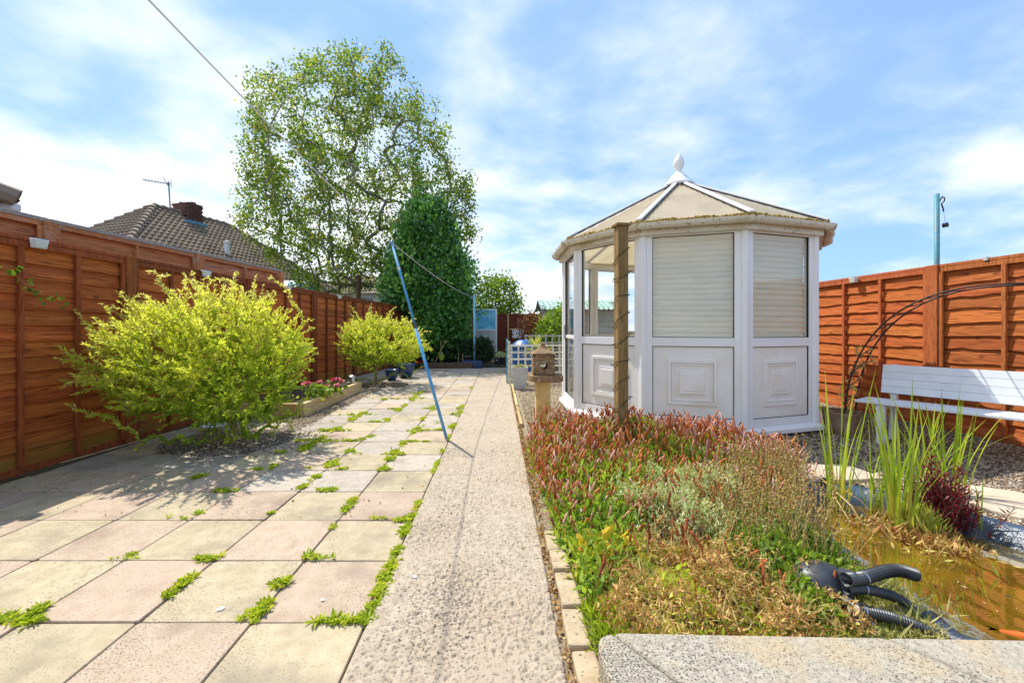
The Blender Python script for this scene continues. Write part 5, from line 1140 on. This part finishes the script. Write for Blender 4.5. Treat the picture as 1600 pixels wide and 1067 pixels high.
def nh(a, b_, f=3.0, sd=0.0): return lambda p: a + b_ * vnoise(p[:, 0], p[:, 1], f, sd)
POLY_PER = [(.30, 2.15), (.75, 2.2), (1.0, 2.7), (1.5, 2.95), (1.95, 3.0), (2.3, 3.3), (2.38, 3.8), (2.1, 4.15), (1.5, 4.25), (.8, 4.55), (.36, 4.6), (.27, 3.8), (.29, 3.0)]
hper = lambda p: .17 + .09 * vnoise(p[:, 0], p[:, 1], 3.0) + .03 * np.clip(p[:, 1] - 2.5, 0, 1.5)
plant_mass('knotweed_foliage', POLY_PER, 15000, hper, .060, .30, 'bedleaf', .9)
# rust flower spikes on thin stalks
prof = [(.0, 0), (.55, .10), (.9, .3), (.75, .55), (1.0, .72), (.5, .92), (0, 1)]
sv = [(r * math.cos(2 * math.pi * k / 5 + i * .4), r * math.sin(2 * math.pi * k / 5 + i * .4), z) for i, (r, z) in enumerate(prof) for k in range(5)]; sf_ = [(i * 5 + k, i * 5 + (k + 1) % 5, (i + 1) * 5 + (k + 1) % 5, (i + 1) * 5 + k) for i in range(6) for k in range(5)]
def spikes(n_, poly, hlo, hhi, mat_rn=(0, 1), name='rust_flower_spikes', length=(.045, .095), rad=.0068, lean=.42, extra=None):
    ps = in_bed(poly, n_) if extra is None else extra; n_ = len(ps); e = edge_dist(ps, poly) if extra is None else np.ones(n_)
    h = rng.uniform(hlo, hhi, n_) * np.clip(.55 + e, 0, 1) + .11 * vnoise(ps[:, 0], ps[:, 1], 3.0) ; D = np.column_stack([rng.normal(0, lean, n_), rng.normal(0, lean, n_), np.ones(n_)]); D /= np.linalg.norm(D, axis=1, keepdims=True)
    L_ = rng.uniform(*length, n_); base = np.column_stack([ps, h]); o1 = obj_from(scatter(name, sv, sf_, base, D, np.column_stack([rng.uniform(.8, 1.2, n_) * rad, rng.uniform(.8, 1.2, n_) * rad, L_]), 'spike', rnd=rng.uniform(*mat_rn, n_)), name, kind='stuff')
    foot = base - D * (h[:, None] / D[:, 2:3]); T3 = [(1, 0, 0), (-.5, .87, 0), (-.5, -.87, 0), (1, 0, 1), (-.5, .87, 1), (-.5, -.87, 1)]; F3 = [(0, 1, 4, 3), (1, 2, 5, 4), (2, 0, 3, 5)]
    ll = np.linalg.norm(base - foot, axis=1); obj_from(scatter(name + '_stalks', T3, F3, foot, D, np.column_stack([np.full(n_, .0014)] * 2 + [ll]), 'spike', rnd=rng.uniform(.1, .5, n_)), name + '_stalks', kind='stuff')
POLY_SP = [(.27, 2.75), (.7, 2.75), (1.1, 2.95), (1.55, 3.0), (2.0, 3.0), (2.38, 3.3), (2.45, 3.8), (2.1, 4.15), (1.5, 4.3), (.8, 4.6), (.36, 4.65), (.25, 3.8)]
spikes(2250, POLY_SP, .15, .38); spikes(130, [(.8, 2.2), (1.6, 2.3), (1.8, 2.9), (.8, 2.9)], .22, .40); spikes(60, [(.4, 1.7), (1.4, 1.7), (1.5, 2.2), (.4, 2.2)], .12, .24, (.0, .4), name='old_flower_spikes'); spikes(170, [(.3, 2.2), (.8, 2.25), (1.0, 2.7), (.3, 2.8)], .16, .24)
spikes(110, [(.95, 3.6), (1.3, 3.7), (1.3, 3.95), (.95, 3.95)], .42, .68, length=(.05, .09)); spikes(60, [(1.3, 3.6), (1.9, 3.6), (1.9, 3.9), (1.3, 3.9)], .36, .50)
plant_mass('post_foot_foliage', [(.80, 3.5), (1.5, 3.45), (1.5, 3.95), (.80, 4.0)], 1100, nh(.36, .05), .06, .32, 'bedleaf', .8)
spikes(160, [(1.6, 2.95), (2.3, 3.0), (2.4, 3.6), (1.7, 3.5)], .22, .36, (.85, 1.0), name='pink_flower_spikes', length=(.04, .08))
# silver clump, dry stems, yellow-green leaves, withered mat
POLY_SI = [(.72, 2.35), (.95, 2.15), (1.3, 2.15), (1.62, 2.4), (1.68, 2.7), (1.35, 2.95), (1.0, 2.9), (.78, 2.65)]
ps = in_bed(POLY_SI, 980); ps = ps + rng.normal(0, .06, ps.shape); ps = ps[vnoise(ps[:, 0], ps[:, 1], 7, 6.0) > -.22]; e = edge_dist(ps, POLY_SI); hh = .17 + .05 * np.clip(e / .25, 0, 1) + .12 * vnoise(ps[:, 0], ps[:, 1], 5) + rng.uniform(0, .05, len(ps)); PPs, DDs = [], []
for (x, y), h in zip(ps, hh):
    dr = Vector((random.gauss(0, .35), random.gauss(0, .35) - .1, 1)).normalized(); L_ = random.uniform(.09, .16); t_ = Vector((x, y, h)) 
    for _ in range(22): u = random.random(); PPs.append(t_ - dr * L_ * (1 - u)); a = random.random() * 6.28; DDs.append((math.cos(a), math.sin(a), .9))
ss = rng.uniform(.014, .030, len(PPs)); obj_from(scatter('silver_foliage_clump', *LEAF, np.array(PPs), np.array(DDs), np.column_stack([ss * .28, ss * .28, ss]), 'silver'), 'silver_foliage_clump', label='silvery grey-green cushion plant in the middle of the flower bed', cat='plant', kind='stuff')
def stems(name, poly, n_, h0, h1, mat, lean=.12, rad=.0013, heads=True, hm='dead'):
    ps = in_bed(poly, n_); h = rng.uniform(h0, h1, n_); D = np.column_stack([rng.normal(0, lean, n_), rng.normal(0, lean, n_), np.ones(n_)]); T3 = [(1, 0, 0), (-.5, .87, 0), (-.5, -.87, 0), (.7, 0, 1), (-.35, .6, 1), (-.35, -.6, 1)]; F3 = [(0, 1, 4, 3), (1, 2, 5, 4), (2, 0, 3, 5)]
    obj_from(scatter(name, T3, F3, np.column_stack([ps, np.zeros(n_)]), D, np.column_stack([np.full(n_, rad)] * 2 + [h]), mat), name, kind='stuff')
    if heads:
        Dn = D / np.linalg.norm(D, axis=1, keepdims=True); tip = np.column_stack([ps, np.zeros(n_)]) + Dn * h[:, None]; k = 3
        obj_from(scatter(name + '_seed_heads', sv, sf_, np.repeat(tip, k, 0) - np.repeat(Dn, k, 0) * rng.uniform(.0, .07, (n_ * k, 1)), rdir(n_ * k, 1.2, .5), np.column_stack([np.full(n_ * k, .0035)] * 2 + [rng.uniform(.008, .018, n_ * k)]), hm), name + '_seed_heads', kind='stuff')
stems('dry_stems', [(1.15, 2.0), (1.6, 1.95), (1.72, 2.3), (1.9, 2.75), (2.2, 3.1), (1.9, 3.2), (1.4, 2.75), (1.15, 2.4)], 1000, .20, .42, 'drystem', lean=.17); stems('loose_dry_stems', [(.8, 1.9), (1.6, 1.8), (1.9, 2.8), (1.0, 2.9)], 330, .18, .38, 'drystem', lean=.3)
plant_mass('yellow_green_foliage', [(1.0, 1.85), (1.35, 1.68), (1.62, 1.85), (1.72, 2.25), (1.4, 2.5), (1.1, 2.3)], 5200, nh(.18, .10), .036, .45, 'lightleaf', .5)
plant_mass('withered_foliage', [(.36, 1.48), (1.2, 1.48), (1.42, 1.6), (1.45, 1.9), (1.2, 2.1), (.8, 2.2), (.5, 2.1), (.37, 1.8)], 12500, nh(.12, .16, 7), .026, .26, 'dead', .3)
plant_mass('creeping_green_foliage', [(.36, 1.5), (1.25, 1.5), (1.5, 1.9), (1.2, 2.2), (.5, 2.2)], 4000, lambda p: .03 + .20 * np.clip(vnoise(p[:, 0], p[:, 1], 6, 11.0) + .1, 0, 1), .032, .4, 'weed', .5)
plant_mass('withered_stalks', [(.38, 1.5), (1.25, 1.5), (1.4, 1.9), (1.1, 2.25), (.5, 2.25)], 2300, nh(.15, .12, 5), .055, .045, 'drystem', .4)
plant_mass('fresh_foliage', [(.33, 1.75), (.62, 1.75), (.78, 2.1), (.65, 2.5), (.31, 2.5)], 1700, nh(.15, .04), .052, .32, 'bedleaf', .6)
plant_mass('autumn_foliage', [(.35, 1.95), (.6, 1.9), (.78, 2.05), (.6, 2.2), (.36, 2.2)], 130, nh(.20, .03), .055, .8, 'autumn', .2, leaf=LEAF6, label=None)
plant_mass('corner_grass', [(.335, 1.49), (.47, 1.49), (.5, 1.75), (.34, 1.75)], 650, nh(.07, .02), .06, .1, 'weed', .9)
plant_mass('stonecrop', [(1.2, 1.50), (1.62, 1.50), (1.74, 1.75), (1.76, 2.02), (1.70, 2.1), (1.58, 1.85), (1.3, 1.65)], 7500, nh(.040, .02, 8), .017, .45, 'sedum', .7)
plant_mass('moss_cushion', [(1.02, 1.485), (1.3, 1.485), (1.36, 1.6), (1.2, 1.68), (1.02, 1.6)], 2400, nh(.06, .02, 8), .014, .5, 'lightleaf', .8)
plant_mass('bank_grass', [(1.45, 1.55), (1.78, 1.6), (1.80, 2.0), (1.6, 1.9)], 260, nh(.03, .01), .075, .09, 'sedum', .8)

plant_mass('filter_side_foliage', [(1.16, 1.62), (1.30, 1.60), (1.33, 1.75), (1.30, 1.95), (1.18, 1.95)], 700, nh(.20, .06), .034, .5, 'lightleaf', .5)
# ================================================================ POND
def ringpoly(off):
    a = np.array(PS); nx_ = np.roll(a, -1, 0) - np.roll(a, 1, 0); nn_ = np.column_stack([nx_[:, 1], -nx_[:, 0]]); nn_ /= np.linalg.norm(nn_, axis=1, keepdims=True)
    area = .5 * np.sum(a[:, 0] * np.roll(a[:, 1], -1) - a[:, 1] * np.roll(a[:, 0], -1)); 
    if area < 0: nn_ = -nn_
    return a + nn_ * off
V = []; rows = [(.15, -.005), (.135, .022), (.10, .030), (.06, .012), (.02, -.03), (-.02, -.08), (-.07, -.17), (-.12, -.27)]
n0 = len(PS) * 3
for off, z in rows:
    rp2 = ringpoly(off); rp2 = np.vstack([np.linspace(rp2[i], rp2[(i + 1) % len(rp2)], 4)[:3] for i in range(len(rp2))])
    zz = z + vnoise(rp2[:, 0] + off * 3, rp2[:, 1], 9, 3.0) * .022; jit = vnoise(rp2[:, 0], rp2[:, 1] + off * 4, 14, 8.0) * .02; V.append(np.column_stack([rp2 + jit[:, None], zz]))
V = np.vstack(V); i = np.arange(n0); Fq = np.vstack([np.column_stack([r * n0 + i, r * n0 + (i + 1) % n0, (r + 1) * n0 + (i + 1) % n0, (r + 1) * n0 + i]) for r in range(len(rows) - 1)])
obj_from(np_mesh('pond_liner', V, Fq, 'liner', smooth=True), 'pond_liner', kind='structure')
MB().add([(x, y, WZ) for x, y in ringpoly(.02)], [tuple(range(len(PS)))]).build('pond_water', 'water', kind='structure')
# stone flags round the pond
def flag(pts, label, z=.03): return MB().prism(pts, -.02, z).build('pond_edge_stone', 'edge_stone', bevel=.008, label=label, cat='stone slab', group='stone slabs round the pond')
flag([(2.02, 3.22), (2.02, 3.55), (2.9, 3.56), (2.93, 3.23), (2.5, 3.17)], 'wide sandstone slab behind the reeds at the back of the pond')
flag([(2.95, 2.98), (3.22, 3.22), (3.62, 2.95), (3.45, 2.45), (3.13, 2.55)], 'flat buff stone slab on the right bank of the pond beside the burgundy plant')
flag([(3.28, 1.95), (3.19, 2.48), (3.5, 2.40), (3.7, 1.9)], 'buff stone slab at the right edge of the picture above the pond liner')
flag([(1.95, 3.25), (1.2, 3.4), (1.2, 3.6), (1.98, 3.55)], 'sandstone slab half hidden by the rust flower spikes')

# reeds: every blade is its own piece
def blade_mesh(L_, w, bend, mat, seed):
    r_ = random.Random(seed); n = 7; vs = []
    for i in range(n):
        u = i / (n - 1); x = bend * u * u * L_; z = L_ * u * (1 - .25 * abs(bend) * u); ww = w * (1 - u) ** .55 * (.8 + .4 * u) if u < 1 else 0.0005; tw = r_.uniform(.3, .6) * u
        for s_ in (-1, 0, 1): vs.append((x + s_ * ww * math.sin(tw) * .5, s_ * ww * math.cos(tw), z + (0 if s_ else -.0)))
        vs[-2] = (vs[-2][0] + ww * .25, vs[-2][1], vs[-2][2])
    fs = [(i * 3 + k, i * 3 + k + 1, (i + 1) * 3 + k + 1, (i + 1) * 3 + k) for i in range(n - 1) for k in (0, 1)]
    me = MB().add(vs, fs).mesh('blade', mat, smooth=True); at = me.attributes.new('rnd', 'FLOAT', 'FACE'); b0 = r_.random() * .7
    at.data.foreach_set('value', [max(0, min(1, b0 + (.35 if f < 4 else 0))) for f in range(len(fs))]); return me
BL = {}
for L_ in (.30, .42, .55, .68):
    for j, bend in enumerate((.04, .16, .34, .62)): BL[L_, j] = blade_mesh(L_, .0070 + .0035 * L_, bend, 'reed', int(L_ * 100 + j))
BLB = [blade_mesh(.35, .006, .9, 'reedbrown', 91), blade_mesh(.45, .005, 1.2, 'reedbrown', 92)]
def reeds(px, Y, hpx_top, n_, label, spread=.035, short=False, brown=2):
    c = Vector(((px - CX) * Y / F, Y, -.10)); H = CH - (hpx_top - HY) * Y / F + .10; root = thing('reed_clump', c, label, 'reeds', 'reed clumps in the pond')
    for i in range(n_):
        h = H * (random.uniform(.55, 1.0) if i else 1.0); L_ = min(BL, key=lambda k: abs(k[0] - h))[0]; s_ = h / L_; j = random.choice((0, 0, 1, 1, 2, 3 if random.random() < .4 else 1)) if i else 0
        q = c + Vector((random.gauss(0, spread), random.gauss(0, spread), 0)); out_a = math.atan2(q.y - c.y, q.x - c.x) + random.gauss(0, .5)
        link(BL[L_, j], 'blade', root, q, (random.gauss(0, .05), random.gauss(0, .05), out_a), (s_, s_ ** .3, s_))
    for i in range(brown): link(BLB[i % 2], 'blade', root, c + Vector((random.gauss(0, spread), random.gauss(0, spread), .05)), (random.gauss(0, .1), random.gauss(.2, .2), random.uniform(0, 6.28)), (.9, 1, .9))
    return root
reeds(1309, 2.92, 560, 18, 'leftmost tall reed clump in front of the summerhouse corner', .025, brown=3)
reeds(1366, 2.86, 660, 12, 'short sparse reeds between the two tall left reed clumps', .03, brown=2)
reeds(1407, 2.62, 590, 30, 'densest tall reed clump in front of the bench leg', .035, brown=3)
reeds(1450, 2.98, 600, 18, 'reed clump standing behind the burgundy plant on its left', .035, brown=1)
reeds(1487, 2.92, 600, 18, 'rightmost reed clump rising behind the burgundy plant', .03, brown=1)
reeds(1529, 2.55, 735, 2, 'single thin green reed at the right bank of the pond', .006, brown=0)
# burgundy plant and yellow grass on a tussock
bq = Vector(((1466 - CX) * 2.66 / F, 2.66, -.06)); bp_ = thing('burgundy_plant', bq, 'burgundy red upright leafy plant growing at the pond edge', 'plant')
PPs, DDs = [], []; mb = MB()
for i in range(95):
    f_ = bq + Vector((random.gauss(0, .085), random.gauss(0, .075), 0)); h = max(.1, random.uniform(.12, .34) * (1.25 - abs(f_.x - bq.x) * 4)); tip = f_ + Vector((random.gauss(0, .05), random.gauss(0, .05), h)); mb.tube([f_, tip], .002, 3)
    for _ in range(34): u = random.random(); PPs.append(f_.lerp(tip, u)); a = random.random() * 6.28; DDs.append((math.cos(a), math.sin(a), .9))
h1 = bq + Vector((-.03, 0, 0)); mb.tube([h1, h1 + Vector((-.02, 0, .52))], .003, 3)
for _ in range(70): u = random.uniform(.3, 1); PPs.append(h1 + Vector((-.02 * u, 0, .52 * u))); a = random.random() * 6.28; DDs.append((math.cos(a), math.sin(a), 1.2))
mb.build('stem', 'darkbark', bp_); ss = rng.uniform(.025, .055, len(PPs)); obj_from(scatter('foliage', *LEAF, np.array(PPs), np.array(DDs), np.column_stack([ss * .17, ss * .25, ss]), 'burgundy'), 'foliage', bp_)
def tuft(px, Y, z, n_, hh, r_, mat, name, label, up=1.2, nar=.05, kind=None):
    c = np.array([(px - CX) * Y / F, Y, z]); pos = np.tile(c, (n_, 1)) + rng.normal(0, 1, (n_, 3)) * [r_, r_, .004]; s_ = rng.uniform(.5, 1.1, n_) * hh
    return obj_from(scatter(name, *LEAF, pos, rdir(n_, up, .5), np.column_stack([s_ * nar * 1.6, s_ * nar, s_]), mat), name, label=label, cat='plant', kind=kind)
tuft(1432, 2.62, -.07, 420, .17, .055, 'yucca', 'yellow_grass_tuft', 'yellow grassy tuft at the water between the dense reeds and burgundy plant')
tuft(1385, 2.66, -.08, 200, .16, .07, 'reedbrown', 'brown_reed_litter', 'tan withered reed leaves lying at the foot of the dense reeds', up=.4)
tuft(1450, 2.46, -.07, 500, .08, .10, 'dead', 'dead_tussock', 'dark brown tussock of dead growth under the burgundy plant at the waterline', up=.3, nar=.15, kind='stuff')
# fallen reeds and floating leaves
for a, b_, c_, lb in (((1270, 735), (1330, 790), (1348, 818), 'long bent tan reed leaning from the bed down to the water'), ((1332, 818), (1390, 806), (1440, 800), 'tan reed lying flat along the far waterline'), ((1330, 817), (1300, 770), (1240, 740), 'pale withered reed arching left from the waterline over the flowers')):
    z = [.12, .02, -.06] if a[0] == 1270 else ([-.06, -.055, -.05] if a[0] == 1332 else [-.06, .06, .16]); pts = [G(*p_, z=zz) for p_, zz in zip((a, b_, c_), z)]
    MB().tube(pts, [.004, .005, .003], 5).build('fallen_reed', 'tan_stem', label=lb, cat='reed')
n_ = 60; ps = sample_poly([(1.95, 1.7), (2.4, 1.9), (2.75, 2.3), (2.5, 2.75), (2.1, 2.6)], n_); ss = rng.uniform(.006, .028, n_)
obj_from(scatter('floating_leaves', *LEAF, np.column_stack([ps, np.full(n_, WZ + .004)]), np.column_stack([rng.normal(0, 1, n_), rng.normal(0, 1, n_), rng.uniform(0, .06, n_)]), np.column_stack([ss * .4, ss * .1, ss]), 'litter'), 'floating_leaves', kind='stuff')
# goldfish near the surface
fq = G(1603, 994, WZ + .000); gf = thing('goldfish', fq, 'orange goldfish at the water surface by the right edge of the picture', 'fish'); fd = Vector((.88, -.47, 0)).normalized(); fr_ = Vector((-fd.y, fd.x, 0))
mb = MB(); prof = [(-.075, .006, .006), (-.05, .014, .016), (-.01, .018, .022), (.03, .015, .018), (.055, .008, .010), (.065, .002, .002)]; vs = []
for x, wy, wz in prof:
    for k in range(8): a = k * math.pi / 4; vs.append(fq + fd * x + fr_ * wy * math.cos(a) + Vector((0, 0, wz * math.sin(a) * .6 - .002)))
mb.add(vs, [(i * 8 + k, i * 8 + (k + 1) % 8, (i + 1) * 8 + (k + 1) % 8, (i + 1) * 8 + k) for i in range(5) for k in range(8)]); mb.build('body', 'fish', gf, smooth=True)
MB().add([fq - fd * .07, fq - fd * .115 + fr_ * .022, fq - fd * .10, fq - fd * .118 - fr_ * .02], [(0, 1, 2), (0, 2, 3)]).build('tail', 'fish', gf)
# round ring fitting on the liner at the back of the pond
q = Vector((2.36, 3.10, .045)); rg = MB(); pts = [q + Vector((.026 * math.cos(i / 16 * 6.283), .0, .026 * math.sin(i / 16 * 6.283))) for i in range(17)]; rg.tube(pts, .008, 6, cap=False)
rgo = rg.build('pipe_end', 'black_plastic', smooth=True, label='round black pipe end lying on the liner behind the reeds', cat='pipe'); MB().tube([q + Vector((0, .012, 0)), q + Vector((0, .016, 0))], .022, 16).build('pipe_plug', 'ochre', rgo)
mb = MB().tube([(2.22, 3.10, .01), (2.4, 3.14, .03), (2.62, 3.12, .0)], .03, 10); mb.build('rolled_liner', 'liner', smooth=True, label='fold of black pond liner bunched up behind the reeds', cat='pond liner')

# filter with hoses
fc = Vector((1.36, 1.80, .0)); fl = thing('pond_filter', fc, 'black domed pond filter with three ribbed hoses at the edge of the flower bed', 'pond filter')
vs = []; n = 18; prof = [(0, 1.0), (.4, 1.0), (.75, .96), (.93, .80), (1.0, .5), (1.0, 0)]
mb = MB().lathe([(.115, -.02), (.118, .05), (.113, .095), (.098, .13), (.065, .155), (.0, .165)], fc, 28, 1.0, .8); mb.build('filter_body', 'black_plastic', fl, smooth=True)
MB().lathe([(.1185, .045), (.123, .05), (.123, .062), (.1185, .067)], fc, 28, 1.0, .8).build('rim', 'black_plastic', fl)
def hose(pts, r_, name='hose', ribs=True, label=None):
    pts = [Vector(p) for p in pts]; n = 150; cur = []
    def cr(p0, p1, p2, p3, t): return .5 * ((2 * p1) + (-p0 + p2) * t + (2 * p0 - 5 * p1 + 4 * p2 - p3) * t * t + (-p0 + 3 * p1 - 3 * p2 + p3) * t ** 3)
    e_ = [pts[0] * 2 - pts[1]] + pts + [pts[-1] * 2 - pts[-2]]
    for i in range(n + 1):
        u = i / n * (len(pts) - 1); k = min(int(u), len(pts) - 2); cur.append(cr(e_[k], e_[k + 1], e_[k + 2], e_[k + 3], u - k))
    rr_ = [r_ * (1 + (.07 if i % 3 == 0 else -.04)) if ribs else r_ for i in range(n + 1)]; o = MB().tube(cur, rr_, 14, cap=False).build(name, 'black_plastic', fl, smooth=False); return cur
# positions read off the photograph at their heights
h1 = [G(1322, 905, .16), G(1350, 902, .15), G(1380, 893, .165), G(1405, 891, .17), G(1431, 898, .155)]
h2 = [G(1322, 920, .12), G(1350, 920, .115), G(1385, 928, .09), G(1412, 940, .05), G(1436, 966, -.01), G(1450, 985, -.09)]
h3 = [G(1325, 950, .07), G(1350, 955, .065), G(1390, 964, .055), G(1430, 978, .04), G(1475, 1000, .0), G(1505, 1020, -.08)]
for h_, r_ in ((h1, .0235), (h2, .0185), (h3, .0215)): hose(h_, r_)
for a, b_, r_ in ((h1[0], h1[0].lerp(h1[1], .5), .026), (h2[0], h2[0].lerp(h2[1], .8), .022), (h3[0], h3[0].lerp(h3[1], .8), .026)): MB().tube([fc + Vector((.04, -.03, max(.03, a.z - .05))), a.lerp(fc + Vector((.06, -.03, a.z)), .45), b_], r_, 14).build('hose_connector', 'black_plastic', fl)
for h_, r_ in ((h1, .026), (h2, .021), (h3, .024)):
    c = h_[1]; dd_ = (h_[2] - h_[1]).normalized(); MB().tube([c - dd_ * .003, c + dd_ * .003], r_, 14).build('hose_clip', 'steel', fl)
MB().tube([h3[0].lerp(h3[1], .15), h3[0].lerp(h3[1], .55)], .0235, 14).build('union_nut', 'greycap', fl)
q = G(1345, 976, .015); MB().box(q + Vector((0, 0, .012)), (.075, .04, .022), R(-12)).build('grey_block', 'solar_white', bevel=.004, label='small grey plastic block lying below the lowest pond hose', cat='block')

# ================================================================ STONE COPING IN THE FOREGROUND
def coping(poly, label, z=.12):
    n_ = len(poly); cx_, cy_ = sum(p[0] for p in poly) / n_, sum(p[1] for p in poly) / n_
    ins = lambda t: [(p[0] + (cx_ - p[0]) / max(math.hypot(cx_ - p[0], cy_ - p[1]), .01) * t, p[1] + (cy_ - p[1]) / max(math.hypot(cx_ - p[0], cy_ - p[1]), .01) * t) for p in poly]
    o = MB().prism(poly, -.03, z).build('coping_stone', 'coping', bevel=.020, seg=4, label=label, cat='coping stone', group='foreground coping stones'); return o
coping([(.330, .70), (.325, 1.20), (.322, 1.38), (.338, 1.445), (.385, 1.465), (.565, 1.20), (.565, .70)], 'smooth left end stone of the speckled coping in the foreground')
coping([(.389, 1.467), (.569, 1.203), (.569, .70), (1.50, .70), (1.50, 1.18), (1.30, 1.443)], 'long middle stone of the rough speckled coping in the foreground')
coping([(1.304, 1.443), (1.504, 1.183), (1.504, .70), (2.9, .70), (2.9, 1.405)], 'right hand stone of the foreground coping at the bottom right corner')
print('leaves', nl1, nl2, 'slabs', nsl, 'objects', len(bpy.data.objects), 'tris', sum(len(o.data.polygons) for o in bpy.data.objects if o.type == 'MESH'))
